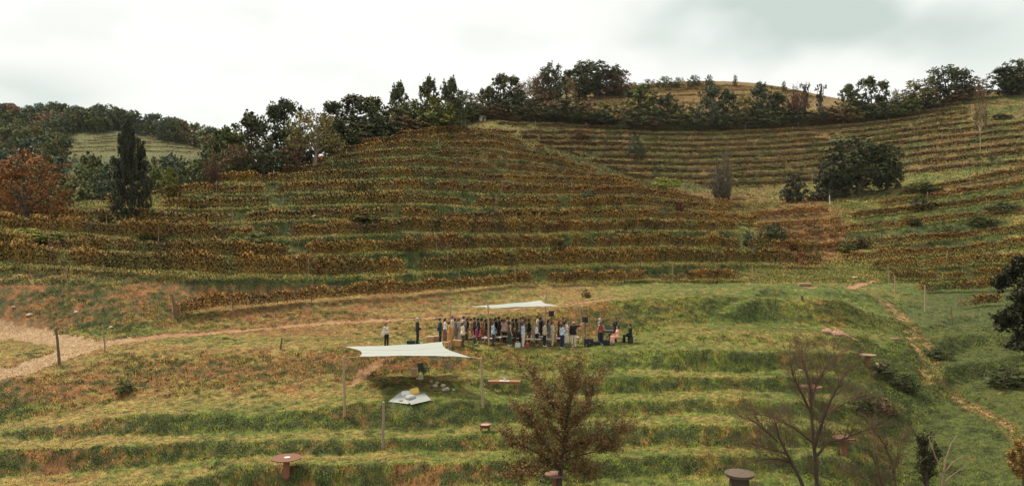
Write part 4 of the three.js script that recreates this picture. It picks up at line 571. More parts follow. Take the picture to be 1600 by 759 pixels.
limbTree('bare_sapling', 'thin leafless sapling between the bare tree and the ivy-clad stump', 31, 73, [
  { trunk: 1, at: [[1392, 860], [1385, 770], [1372, 730], [1358, 700]], r: [0.06, 0.03] }, { trunk: 1, at: [[1398, 860], [1400, 770], [1392, 725], [1376, 690], [1352, 660]], r: [0.06, 0.025], dz: 0.5 }, { at: [[1386, 775], [1370, 755], [1345, 745], [1325, 740]], r: [0.03, 0.01] }, { at: [[1395, 740], [1410, 715], [1418, 690]], r: [0.03, 0.01], dz: -0.4 }, { at: [[1385, 770], [1360, 770], [1340, 772]], r: [0.03, 0.01], dz: 0.3 }], { bark: barkRed, twigs: 7, len: 0.8, rad: 0.016, depth: 2 });
limbTree('dead_tree', 'pale dead branch forking beside the ivy-clad stump', 30, 74, [
  { trunk: 1, at: [[1470, 860], [1474, 750], [1480, 715], [1488, 692], [1497, 680]], r: [0.045, 0.02], twigs: 0 }, { at: [[1477, 738], [1490, 722], [1505, 712]], r: [0.03, 0.012], twigs: 1 }, { at: [[1474, 755], [1492, 740], [1510, 727]], r: [0.03, 0.012], twigs: 1 }, { at: [[1476, 742], [1462, 712], [1452, 682], [1473, 680]], r: [0.035, 0.012], twigs: 1 }], { bark: barkTan, twigs: 1, len: 0.4, rad: 0.008, depth: 1 });
limbTree('ivy_clad_tree', 'short trunk wrapped in dark ivy at the lower right', 31, 75, [
  { trunk: 1, at: [[1450, 860], [1449, 760], [1447, 725], [1445, 705], [1443, 690]], r: [0.12, 0.05], twigs: 18 }, { at: [[1445, 705], [1430, 675], [1415, 655]], r: [0.04, 0.012], twigs: 3, leaves: 0 }, { at: [[1449, 750], [1458, 725], [1466, 702]], r: [0.05, 0.02], twigs: 8 }], { bark: barkDark, twigs: 10, len: 0.38, rad: 0.008, depth: 1, leaves: 3, leaf: 0.1, leafMat: leafMat(0.045, 0.05, 0.018) });
limbTree('golden_shrub', 'golden-leaved shrub cut by the lower right edge', 34, 76, [
  { trunk: 1, at: [[1600, 800], [1600, 745], [1598, 715], [1594, 700]], r: [0.05, 0.02], twigs: 9 }, { at: [[1600, 750], [1588, 730], [1584, 712]], r: [0.03, 0.01], twigs: 8 }, { at: [[1602, 750], [1612, 725], [1615, 708]], r: [0.03, 0.01], twigs: 8 }], { bark: barkDark, twigs: 8, len: 0.4, rad: 0.008, depth: 1, leaves: 3, leaf: 0.1, leafMat: leafMat(0.22, 0.125, 0.03) });
limbTree('dark_overhanging_tree', 'very dark tree overhanging the right edge of the gully', 47, 77, [
  { trunk: 1, at: [[1640, 560], [1642, 500], [1640, 450], [1635, 415]], r: [0.25, 0.1], twigs: 10 }, { at: [[1640, 500], [1622, 492], [1598, 490], [1578, 498]], r: [0.1, 0.03], twigs: 16 }, { at: [[1640, 480], [1618, 462], [1600, 456], [1584, 470]], r: [0.1, 0.03], dz: 0.8, twigs: 16 }, { at: [[1640, 460], [1615, 435], [1595, 425], [1580, 440]], r: [0.1, 0.03], dz: -0.6, twigs: 16 }, { at: [[1638, 440], [1615, 420], [1600, 412]], r: [0.08, 0.03], dz: 0.4, twigs: 16 }, { at: [[1641, 520], [1620, 520], [1600, 528], [1588, 536]], r: [0.08, 0.03], dz: 0.4, twigs: 14 }, { at: [[1640, 505], [1615, 505], [1590, 512]], r: [0.08, 0.03], dz: -1, twigs: 16 }, { at: [[1640, 470], [1612, 475], [1592, 480]], r: [0.08, 0.03], dz: 1.5, twigs: 16 }, { at: [[1640, 445], [1600, 445], [1585, 460]], r: [0.08, 0.03], dz: 1, twigs: 16 }], { bark: barkDark, twigs: 14, len: 0.55, rad: 0.014, depth: 2, leaves: 1, leaf: 0.17, leafMat: leafMat(0.026, 0.032, 0.013) });
// ---------------------------------------------------------------- sails, poles and ropes
const woodPale = mat(0.34, 0.235, 0.14, 0.9), woodGrey = mat(0.27, 0.20, 0.14, 0.95), woodDark = mat(0.13, 0.085, 0.055, 0.95), woodRed = mat(0.27, 0.115, 0.05, 0.6), woodOrange = mat(0.46, 0.235, 0.085, 0.75), rust = mat(0.21, 0.085, 0.05, 0.85, { bumpMap: BUMP, bumpScale: 0.01 }), black = mat(0.014, 0.014, 0.016, 0.6), blackCloth = mat(0.02, 0.02, 0.022, 0.95), metal = mat(0.05, 0.05, 0.055, 0.45, { metalness: 0.6 }), white = mat(0.52, 0.52, 0.50, 0.8), cream = mat(0.62, 0.56, 0.45, 0.9), ropeMat = mat(0.5, 0.43, 0.33, 1);
const sailMat = new THREE.MeshPhysicalMaterial({ color: rgb(0.30, 0.335, 0.32), roughness: 0.9, side: THREE.DoubleSide, transmission: 0.12, thickness: 0 });
const px3 = (px, py, z) => new THREE.Vector3(...near(px, py, z));
function sailGeometry(c, cut, sag, org, seam = 0) { // c: four corners in order round; concave edges, a sagging middle, hemmed thickness
  const nu = 26, nv = 18, P = (u, v, d) => { const a = 0.5 + (u - 0.5) * (1 - cut * Math.sin(Math.PI * v)), b = 0.5 + (v - 0.5) * (1 - cut * Math.sin(Math.PI * u)); const p = c[0].clone().lerp(c[1], a).lerp(c[3].clone().lerp(c[2], a), b); p.y -= sag * Math.sin(Math.PI * u) * Math.sin(Math.PI * v) + d - 0.03 * noise2(u * 9, v * 7) + 0.012 * noise2(u * 31 + v * 9, v * 23); return p.sub(org); };
  if (seam) return tubeThrough([...Array(nu + 1).keys()].map((i) => P(i / nu, seam, -0.004).toArray()), Array(nu + 1).fill(0.011), 5);
  const pos = [], idx = [], uv = []; for (const d of [0, 0.012]) for (let j = 0; j <= nv; j++) for (let i = 0; i <= nu; i++) { const p = P(i / nu, j / nv, d); pos.push(p.x, p.y, p.z); uv.push(i / nu * 6, j / nv * 4); }
  const n = (nu + 1) * (nv + 1), q = (a, b, e, f) => idx.push(a, b, e, e, b, f); for (let j = 0; j < nv; j++) for (let i = 0; i < nu; i++) { const a = j * (nu + 1) + i; q(a, a + 1, a + nu + 1, a + nu + 2); q(a + n, a + n + nu + 1, a + n + 1, a + n + nu + 2); }
  for (let i = 0; i < nu; i++) { q(i, i + n, i + 1, i + 1 + n); const b = nv * (nu + 1) + i; q(b, b + 1, b + n, b + 1 + n); } for (let j = 0; j < nv; j++) { const a = j * (nu + 1); q(a, a + nu + 1, a + n, a + nu + 1 + n); const b = a + nu; q(b, b + n, b + nu + 1, b + nu + 1 + n); }
  const g = new THREE.BufferGeometry(); g.setAttribute('position', new THREE.Float32BufferAttribute(pos, 3)); g.setAttribute('uv', new THREE.Float32BufferAttribute(uv, 2)); g.setIndex(idx); g.computeVertexNormals(); return g;
}
function sail(label, corners, cut, sag, ties) {
  const org = corners[0].clone().add(corners[2]).multiplyScalar(0.5), t = thing('shade_sail', label, 'shade sail', org.toArray()); part('canvas', sailGeometry(corners, cut, sag, org), sailMat, t); for (const s of [0.33, 0.66]) part('seam', sailGeometry(corners, cut, sag, org, s), ropeMat, t);
  for (const [a, b] of ties) part('rope', rod(a.clone().sub(org).toArray(), b.clone().sub(org).toArray(), 0.014, 0.014, 5), ropeMat, t);
}
function woodPole(px, py, topPx, topPy, z, r, label, m = woodPale, name = 'wooden_pole', category = 'pole', group) { // foot on the ground, top at that height
  const f = z ? onGround(px, z) : at(px, py, [30, 130]), zz = -f.z, top = px3(topPx, topPy, zz), t = thing(name, label, category, f.toArray(), 0, group); const h = top.y - f.y, lean = top.x - f.x, rr = rngOf(Math.round(px * 7 + py)); const pts = [[0, -0.15, 0], [lean * 0.3 + (rr() - 0.5) * 0.06, h * 0.33, (rr() - 0.5) * 0.05], [lean * 0.66 + (rr() - 0.5) * 0.06, h * 0.67, 0], [lean, h, 0]];
  part('shaft', tubeThrough(pts, [r * 1.1, r, r * 0.92, r * 0.8], 8), m, t); part('cut_top', rod([lean, h - 0.01, 0], [lean, h + 0.012, 0], r * 0.7, r * 0.62, 8), cream, t); return t;
}
woodPole(538, 648, 537, 557, 0, 0.075, 'tall pale pole at the near left corner of the nearer sail');
woodPole(755, 637, 752, 559, 0, 0.07, 'tall pole at the near right corner of the nearer sail');
woodPole(703, 583, 703, 533, 47.9, 0.075, 'brown pole behind the nearer sail at its raised far corner', woodGrey);
woodPole(764, 541, 762, 472, 0, 0.06, 'pale pole in front of the guests holding the near corner of the farther sail');
woodPole(912, 538, 905, 476, 0, 0.06, 'leaning pale pole held by the man in black at the right of the farther sail');
woodPole(700, 500, 704, 478, 54.5, 0.075, 'leaning pale pole at the left end of the farther sail');
woodPole(851, 500, 854, 452, 57, 0.06, 'tallest pale pole behind the guests at the back of the farther sail');
{ const FL = px3(561, 557, 42.6), FR = px3(737, 558, 42.8), BR = px3(691, 534, 48.3), BL = px3(538, 541.5, 48.6);
  const peg = onGround(528, 50.4); sail('nearer off-white shade sail stretched low over the picnic blanket', [FL, FR, BR, BL], 0.17, 0.12, [[FL, px3(538, 559, 41.7)], [FR, px3(752, 560, 42.1)], [BR, px3(703, 535, 47.9)], [BL, peg]]);
  const L = px3(733, 479, 53.8), F = px3(766, 481.5, 51.0), R = px3(874, 478, 51.4), B = px3(846, 469.5, 56.2);
  sail('farther off-white shade sail stretched above the standing guests', [F, R, B, L], 0.13, 0.14, [[L, px3(704, 478.5, 54.4)], [F, px3(762, 477, 50.7)], [R, px3(905, 478, 51)], [B, px3(854, 461, 57)]]); }
// ---------------------------------------------------------------- stakes about the meadow
woodPole(92, 569, 86, 512, 0, 0.085, 'thick dark post at the edge of the gravel track, left', woodDark, 'fence_post', 'post');
woodPole(163, 548, 159, 508, 0, 0.05, 'thin weathered post where the gravel track narrows', woodGrey, 'fence_post', 'post');
woodPole(273, 498, 268, 459, 0, 0.08, 'dark leaning post on the bank above the dirt path', woodDark, 'fence_post', 'post');
woodPole(598, 700, 599, 628, 0, 0.07, 'rough bark-covered stake standing alone in front of the nearer sail', woodGrey, 'stake', 'post');
woodPole(437, 546, 440, 527, 0, 0.06, 'short dead stump at the edge of the grassy path', woodDark, 'dead_stump', 'stump');
woodPole(1447, 487, 1446, 446, 0, 0.09, 'tall pale post standing right of the wheel ruts', woodPale, 'vineyard_post', 'post');
woodPole(1400, 458, 1399, 431, 0, 0.07, 'pale post at the end of a right-slope vine row', woodPale, 'vineyard_post', 'post');
woodPole(1391, 440, 1388, 414, 0, 0.07, 'leaning brown post just above the fork of the path', woodGrey, 'vineyard_post', 'post');
woodPole(1489, 508, 1488, 478, 0, 0.035, 'thin dark stake in the grass right of the wheel ruts', woodDark, 'stake', 'post');
woodPole(1571, 512, 1563, 498, 0, 0.05, 'short leaning pale stake under the dark overhanging tree', woodPale, 'stake', 'post');
woodPole(1254, 470, 1254, 461, 0, 0.11, 'short brown wooden bollard on the grassy bench', woodDark, 'bollard', 'bollard');
woodPole(1297, 316, 1297, 305, 150, 0.1, 'white post in front of the large hollow tree', white, 'vineyard_post', 'post');
woodPole(963, 412, 960, 392, 0, 0.07, 'pale leaning stake among the lowest vine rows, above the musicians', woodPale, 'stake', 'post');
woodPole(1176, 437, 1176, 416, 0, 0.07, 'pale end post of the lowest vine row', woodPale, 'stake', 'post');
// ---------------------------------------------------------------- furniture of the meadow
function roundTable(px, py, label, r, h, leg, top, m = rust, group) {
  const f = at(px, py, [28, 70]), t = thing('garden_table', label, 'table', f.toArray(), 0, group);
  const disc = new THREE.CylinderGeometry(r, r * 0.985, 0.045, 40); disc.translate(0, h, 0); part('table_top', disc, top ?? m, t); const ped = new THREE.LatheGeometry([[0, -0.15], [leg * 1.25, -0.15], [leg * 1.2, 0.05], [leg, 0.09], [leg * 0.98, h * 0.75], [leg * 1.1, h - 0.022], [0, h - 0.022]].map((p) => new THREE.Vector2(...p)), 18); part('pedestal', ped, m, t); return t;
}
const tableTopMat = mat(0.16, 0.066, 0.038, 0.8, { bumpMap: BUMP, bumpScale: 0.006 });
{ const t = roundTable(447, 745, 'round rusty table with white plate on the lower left terrace', 0.70, 0.86, 0.155, tableTopMat); const p = new THREE.CylinderGeometry(0.15, 0.13, 0.02, 24); tag(part('plate', p, white, scene), 'white round plate on the rusty table at lower left', 'plate').position.copy(t.position).add(new THREE.Vector3(0.04, 0.895, 0.02)); }
roundTable(1319, 711, 'round rusty table behind the bare tree at right', 0.52, 0.85, 0.16, tableTopMat);
roundTable(1357, 571, 'small round pale-topped table at the right end of the meadow', 0.5, 0.72, 0.15, mat(0.24, 0.15, 0.11, 0.9));
roundTable(1268, 626, 'round dark table half hidden behind the upper branches of the bare tree', 0.6, 0.8, 0.16, tableTopMat);
roundTable(868, 768, 'round pinkish table behind the brown-leaved tree', 0.5, 0.8, 0.15, mat(0.26, 0.145, 0.105, 0.85));
{ // the log table at the bottom edge
  const f = at(1156, 775, [28, 60]), t = thing('log_table', 'chunky dark log table at the bottom edge, left of the bare tree', 'table', f.toArray()); const top = new THREE.CylinderGeometry(0.66, 0.6, 0.14, 22); top.translate(0, 0.98, 0); part('table_top', top, mat(0.115, 0.085, 0.065, 1), t); part('pedestal', new THREE.LatheGeometry([[0, -0.1], [0.44, -0.1], [0.40, 0.3], [0.39, 0.91], [0, 0.91]].map((p) => new THREE.Vector2(...p)), 18), barkDark, t); for (let k = 0; k < 9; k++) { const a = k / 9 * 6.283; part('bark_rib', rod([Math.cos(a) * 0.42, 0, Math.sin(a) * 0.42], [Math.cos(a) * 0.4, 0.9, Math.sin(a) * 0.4], 0.05, 0.04, 5), barkDark, t); } }
{ // fire bowl on three legs
  const f = at(758, 674, [30, 60]), t = thing('fire_bowl', 'rusty fire bowl on short legs below the wooden bench table', 'fire bowl', f.toArray()); part('bowl', new THREE.LatheGeometry([[0, 0.2], [0.15, 0.22], [0.28, 0.29], [0.34, 0.38], [0.35, 0.41], [0.31, 0.41], [0.2, 0.3], [0, 0.27]].map((p) => new THREE.Vector2(...p)), 24), rust, t); const ash = new THREE.CylinderGeometry(0.24, 0.2, 0.05, 16); ash.translate(0, 0.36, 0); part('ash', ash, mat(0.33, 0.25, 0.21, 1), t); for (let k = 0; k < 4; k++) { const a = k * 1.571 + 0.6; part('leg', rod([Math.cos(a) * 0.34, -0.05, Math.sin(a) * 0.34], [Math.cos(a) * 0.24, 0.3, Math.sin(a) * 0.24], 0.035, 0.035, 6), rust, t); } }
{ // long wooden table
  const f = at(788, 612, [30, 60]), t = thing('wooden_table', 'long red-brown wooden table under the near right pole', 'table', f.toArray(), -0.06); for (let k = 0; k < 4; k++) part('plank', box(1.95, 0.045, 0.148, 0, 0.66, -0.228 + k * 0.152), woodRed, t); part('apron', merged([box(1.75, 0.1, 0.03, 0, 0.587, 0.25), box(1.75, 0.1, 0.03, 0, 0.587, -0.25), box(0.03, 0.1, 0.47, 0.86, 0.587, 0), box(0.03, 0.1, 0.47, -0.86, 0.587, 0)]), woodRed, t); for (const x of [-0.82, 0.82]) for (const z of [-0.2, 0.2]) part('leg', box(0.085, 0.7, 0.085, x, 0.287, z), woodRed, t);
  const P = (x, y, z) => new THREE.Vector3(x, y, z).applyEuler(t.rotation).add(t.position); tag(part('table_runner', box(0.6, 0.012, 0.3, 0, 0, 0, -0.06), white, scene), 'white cloth lying on the long wooden table', 'cloth').position.copy(P(0.0, 0.690, 0.06));
  const l = thing('glass_lantern', 'small glass lantern standing on the long wooden table', 'lantern', P(0.02, 0.697, -0.12).toArray()); part('glass', new THREE.CylinderGeometry(0.075, 0.075, 0.17, 14).translate(0, 0.105, 0), mat(0.55, 0.6, 0.6, 0.2), l); part('base', new THREE.CylinderGeometry(0.085, 0.09, 0.02, 14).translate(0, 0.01, 0), metal, l); part('lid', new THREE.CylinderGeometry(0.03, 0.085, 0.04, 14).translate(0, 0.21, 0), metal, l); }
{ // basket-like wooden drum, folding chair, stones
  const f = at(647, 589, [30, 60]), t = thing('wooden_drum', 'tan wooden drum with pale top on the terrace under the nearer sail', 'drum', f.toArray()); part('body', new THREE.LatheGeometry([[0, 0], [0.17, 0], [0.19, 0.03], [0.2, 0.3], [0.215, 0.52], [0, 0.52]].map((p) => new THREE.Vector2(...p)), 20), mat(0.5, 0.29, 0.13, 0.8), t); part('skin', new THREE.CylinderGeometry(0.215, 0.205, 0.05, 20).translate(0, 0.545, 0), cream, t);
  const g = at(662, 588, [30, 60]), c = thing('garden_chair', 'black low garden chair beside the wooden drum', 'chair', g.toArray(), 0.9); part('seat', box(0.5, 0.04, 0.5, 0, 0.34, 0, 0, -0.1), black, c); part('backrest', box(0.5, 0.5, 0.035, 0, 0.6, -0.27, 0, -0.3), black, c); for (const x of [-0.23, 0.23]) { part('leg', rod([x, -0.03, 0.26], [x, 0.5, 0.2], 0.018, 0.018, 6), metal, c); part('leg', rod([x, -0.03, -0.28], [x, 0.36, -0.2], 0.018, 0.018, 6), metal, c); part('armrest', box(0.05, 0.03, 0.46, x, 0.52, 0), metal, c); } }
function stoneGeometry(seed, flat = 0.6) { const g = new THREE.IcosahedronGeometry(1, 2), p = g.attributes.position; for (let i = 0; i < p.count; i++) { const x = p.getX(i), y = p.getY(i), z = p.getZ(i), k = 1 + 0.45 * noise3(x * 1.1 + seed * 7, y * 1.1, z * 1.1) + 0.18 * noise3(x * 3 + seed, y * 3, z * 3); p.setXYZ(i, x * k, y * k * flat, z * k); } g.computeVertexNormals(); return g; }
const stoneMats = [mat(0.52, 0.42, 0.34, 0.95, { bumpMap: BUMP, bumpScale: 0.02 }), mat(0.40, 0.27, 0.20, 0.95, { bumpMap: BUMP, bumpScale: 0.02 })];
[[656, 592, 0.22, 'flat pale stone in front of the wooden drum'], [680, 604, 0.17, 'pale stone left in the cluster on the bank beside the blanket'], [683, 598, 0.14, 'pale stone highest in the cluster beside the blanket'], [692, 603, 0.16, 'whitish stone right in the cluster beside the blanket'], [697, 609, 0.2, 'brown stone lowest in the cluster beside the blanket'], [673, 596, 0.12, 'small pale stone leftmost of the cluster near the drum'], [708, 610, 0.12, 'small brown stone at the right end of the cluster'], [45, 492, 0.22, 'pale broken rock in the red bank at far left'], [20, 482, 0.15, 'small pale rock in the red bank at far left'], [118, 488, 0.16, 'orange rock in the red bank above the track fork'], [172, 512, 0.16, 'pale rock at the bank foot by the thin post'], [1336, 434, 0.3, 'white stone beside the path fork'], [1375, 571, 0.3, 'grey stacked stone beside the small pale-topped table'], [1252, 580, 0.16, 'small pale stone on the right bank'], [492, 340, 0.35, 'white stone among the vine rows left of centre'], [150, 425, 0.15, 'small white stone under the lowest left vine row']].forEach(([x, y, s, label], i) => { const f = at(x, y, [30, 110]); const t = part('stone', stoneGeometry(i + 1), stoneMats[i % 3 === 2 || label.includes('grey stacked') ? 1 : 0], scene); t.position.copy(f); t.position.y += s * 0.2; t.scale.setScalar(s); t.rotation.y = i; tag(t, label, 'stone'); });
{ const f = at(1312, 524, [40, 80]), lump = (s, x, y, z, k, q) => { const g = stoneGeometry(s, 0.7); g.scale(k, k * q, k * 0.8); g.rotateZ(-0.3 + s * 0.07 % 0.3); g.translate(x, y, z); return g; }, t = part('rock_outcrop', mergeGeometries([lump(40, -0.75, 0.1, 0, 0.5, 0.8), lump(42, -0.2, 0.02, 0.1, 0.55, 0.6), lump(43, 0.4, -0.12, 0, 0.5, 0.7), lump(44, 0.95, -0.28, 0.1, 0.4, 0.7), lump(45, 0.05, 0.1, -0.3, 0.4, 0.7)]), mat(0.40, 0.235, 0.15, 0.95, { bumpMap: BUMP, bumpScale: 0.05 }), scene); t.position.copy(f); t.rotation.set(0, -0.2, -0.08); tag(t, 'long pinkish rock outcrop on the right grassy bank', 'rock');
  const q = at(1400, 530, [40, 80]), u = part('rock_outcrop', stoneGeometry(41, 0.5), mat(0.24, 0.115, 0.06, 0.95), scene); u.position.copy(q); u.scale.set(0.38, 0.25, 0.25); tag(u, 'small orange rock beside the wheel ruts', 'rock');
  const l = at(1258, 447, [60, 110]), k = thing('cut_log', 'pale cut log lying on the grass beside the upper path', 'log', l.toArray(), 0.15); part('bark', rod([-0.65, 0.17, 0], [0.65, 0.17, 0], 0.19, 0.17, 9), mat(0.33, 0.21, 0.13, 1), k); part('cut_end', rod([0.65, 0.17, 0], [0.665, 0.17, 0], 0.15, 0.15, 9), cream, k); }
{ // heap of cut vine wood below the grey shrub
  const f = at(1150, 312, [120, 200]), t = thing('brushwood_heap', 'reddish heap of cut vine wood beside the grey-green shrub', 'brushwood', f.toArray()), r = rngOf(66), g = []; for (let i = 0; i < 110; i++) { const a = r() * 6.283, x = (r() - 0.5) * 4.4, h = 1.1 * (1 - Math.abs(x) / 2.6) * r(); g.push(rod([x - Math.cos(a) * 0.6, h, (r() - 0.5) * 1.6], [x + Math.cos(a) * 0.6, h + (r() - 0.3) * 0.5, (r() - 0.5) * 1.6], 0.05, 0.03, 4, true)); } part('branches', merged(g), mat(0.30, 0.15, 0.075, 1), t).userData.kind = 'stuff'; }
{ // blanket and cushions
  const f = at(642, 623, [30, 60]), hA = (x, z) => height(f.x + x, -f.z - z) - f.y, sx = (hA(1.1, 0) - hA(-1.1, 0)) / 2.2, sz = (hA(0, 0.9) - hA(0, -0.9)) / 1.8, plane = (x, z) => sx * x + sz * z, cloth = (name, label, w, d, x, z, ry, y, m) => { const g = new THREE.BoxGeometry(w, 0.014, d, 22, 1, 18), p = g.attributes.position; const c = Math.cos(ry), s = Math.sin(ry); for (let i = 0; i < p.count; i++) { const gx = p.getX(i) * c + p.getZ(i) * s + x, gz = -p.getX(i) * s + p.getZ(i) * c + z; p.setY(i, p.getY(i) + plane(gx, gz) + y + 0.014 * noise2(gx * 4, gz * 4)); } g.computeVertexNormals(); const t = part(name, g, m, scene); t.position.copy(f); t.rotation.y = ry; p.needsUpdate = true; t.position.x += x; t.position.z += z; return tag(t, label, 'blanket'); };
  cloth('picnic_blanket', 'white picnic blanket spread at the left, under the cushions', 1.25, 1.35, -0.4, 0, -0.35, 0.045, mat(0.34, 0.35, 0.34, 0.95)); cloth('picnic_blanket', 'pale grey picnic blanket spread at the right, overlapping the white one', 1.2, 1.2, 0.42, 0.22, 0.45, 0.07, mat(0.28, 0.30, 0.30, 0.95));
  const pillow = (label, m, x, z, ry, rx, y) => { const g = new THREE.SphereGeometry(1, 20, 12), p = g.attributes.position; for (let i = 0; i < p.count; i++) { const q = (v) => Math.sign(v) * Math.pow(Math.abs(v), 0.45); const X = q(p.getX(i)), Z = q(p.getZ(i)); p.setXYZ(i, X * 0.28, p.getY(i) * 0.11 * (1.3 - 0.3 * Math.max(Math.abs(X), Math.abs(Z))), Z * 0.24); } g.computeVertexNormals(); const t = part('cushion', g, m, scene); t.position.set(f.x + x, f.y + plane(x, z) + y, f.z + z); t.rotation.set(rx, ry, 0); tag(t, label, 'cushion'); };
  pillow('yellow cushion leaning at the back of the picnic blankets', mat(0.55, 0.36, 0.085, 0.9), 0.12, -0.55, 0.3, 0.75, 0.18); pillow('white cushion lying left of the yellow cushion', white, -0.36, -0.45, 0.2, 0.35, 0.12); pillow('grey cushion lying in the middle of the picnic blankets', mat(0.33, 0.34, 0.34, 0.9), -0.02, 0.1, 0.7, 0.1, 0.12); }
{ // little white hut up on the ridge
  const f = onGround(753, 226), t = thing('field_hut', 'tiny pale hut at the top left corner of the hollow', 'hut', f.toArray(), 0.3); t.scale.setScalar(0.75); part('wall', merged([box(2.6, 1.9, 0.12, 0, 0.85, 0.94), box(2.6, 1.9, 0.12, 0, 0.85, -0.94), box(0.12, 1.9, 1.76, 1.24, 0.85, 0), box(0.12, 1.9, 1.76, -1.24, 0.85, 0)]), mat(0.42, 0.37, 0.31, 0.95), t); part('roof', merged([box(3.0, 0.08, 1.3, 0, 2.02, 0.56, 0, 0.35), box(3.0, 0.08, 1.3, 0, 2.02, -0.56, 0, -0.35)]), mat(0.25, 0.13, 0.08, 0.95), t); part('door', box(0.8, 1.6, 0.05, 0.3, 0.75, 1.03), woodDark, t); }
// ---------------------------------------------------------------- things among the guests
function wedge(name, label, px, z, w, h, d, m, turn = 0, trim = woodPale) { const f = onGround(px, z), t = thing(name, label, name === 'wooden_crate' ? 'crate' : 'amplifier', f.toArray(), turn); const k = 0.02;
  if (name === 'wooden_crate') { for (const s of [-1, 1]) { for (let i = 0; i < 2; i++) { part('plank', box(w, h * 0.47, k, 0, h * (0.26 + 0.49 * i), s * (d / 2 - k / 2)), m, t); part('plank', box(k, h * 0.47, d - 2 * k, s * (w / 2 - k / 2), h * (0.26 + 0.49 * i), 0), m, t); } } part('lid', box(w + 0.03, 0.025, d + 0.03, 0, h + 0.01, 0), trim, t); }
  else { part('cabinet', box(w, h, d, 0, h / 2 + 0.02, 0), m, t); part('grille', box(w * 0.88, h * 0.7, 0.012, 0, h * 0.45, d / 2 + 0.007), blackCloth, t); part('handle', merged([rod([-0.1, h + 0.02, 0], [-0.1, h + 0.05, 0], 0.012), rod([0.1, h + 0.02, 0], [0.1, h + 0.05, 0], 0.012), rod([-0.11, h + 0.05, 0], [0.11, h + 0.05, 0], 0.012)]), metal, t); for (const x of [-1, 1]) for (const z of [-1, 1]) part('foot', rod([x * w * 0.4, 0, z * d * 0.4], [x * w * 0.4, 0.025, z * d * 0.4], 0.02, 0.02, 8), metal, t); } return t; }
wedge('wooden_crate', 'light wooden crate with papers on top, leftmost near the navy suit', 671, 51.6, 0.52, 0.4, 0.45, woodOrange, 0.15);
wedge('wooden_crate', 'wooden crate with white paper, beside the navy-suited man', 681, 52.2, 0.5, 0.36, 0.45, woodOrange, -0.1);
wedge('wooden_crate', 'wooden crate half hidden behind the tip of the nearer sail', 700, 50.9, 0.5, 0.34, 0.4, woodOrange, 0.3);
wedge('wooden_crate', 'long orange wooden crate in front of the woman in cream sweater', 713.5, 51.0, 0.75, 0.38, 0.42, woodOrange, -0.5);
wedge('amplifier', 'black amplifier case standing alone beside the black-suited speaker', 642, 51.2, 0.55, 0.3, 0.4, black);
wedge('amplifier', 'largest black amplifier under the right loudspeaker', 920, 51.2, 0.62, 0.46, 0.45, black);
wedge('amplifier', 'black amplifier in front of the keyboard', 948, 51, 0.46, 0.36, 0.4, black, -0.1);
wedge('amplifier', 'flat black floor monitor between the two amplifiers', 933, 51.3, 0.42, 0.2, 0.35, black, 0.1);
for (const [x, z, y, label] of [[671, 51.6, 0.425, 'white paper sheets on the leftmost wooden crate'], [682, 52.2, 0.385, 'white paper sheets on the crate beside the navy suit'], [657, 51.6, 0.01, 'pale paper sheets lying on the grass beside the amplifier case']]) { const f = onGround(x, z); const t = part('paper_stack', merged([box(0.3, 0.014, 0.22, 0, 0.008, 0, 0.3), box(0.3, 0.012, 0.21, 0.03, 0.021, 0.02, 0.7)]), white, scene); t.position.copy(f); t.position.y += y + 0.01; tag(t, label, 'paper'); }
function speaker(px, z, topPy, label, standLabel) { const f = onGround(px, z), top = EYE + (MIDY - topPy) / FOCAL * z - f.y, s = thing('speaker_stand', standLabel, 'speaker stand', f.toArray()); part('pole', rod([0, 0.25, 0], [0, top - 0.36, 0], 0.025, 0.02, 8), black, s); for (let k = 0; k < 3; k++) { const a = k * 2.094 + 0.4; part('leg', rod([0, 0.55, 0], [Math.cos(a) * 0.45, 0, Math.sin(a) * 0.45], 0.016, 0.016, 6), black, s); }
  const b = thing('loudspeaker', label, 'loudspeaker', [f.x, f.y + top - 0.36, f.z], 0.5); part('cabinet', box(0.3, 0.42, 0.28, 0, 0.2, 0), black, b); part('grille', box(0.27, 0.38, 0.012, 0, 0.2, 0.146), blackCloth, b); part('horn', new THREE.CylinderGeometry(0.07, 0.05, 0.02, 16).rotateX(Math.PI / 2).translate(0, 0.31, 0.16), metal, b); }
speaker(861.5, 55.5, 486.5, 'black loudspeaker raised behind the guests at the back of the crowd', 'black tripod stand behind the guests carrying a loudspeaker');
speaker(914.5, 52.5, 496, 'black loudspeaker raised beside the leaning pale pole', 'black tripod stand beside the leaning pole carrying a loudspeaker');
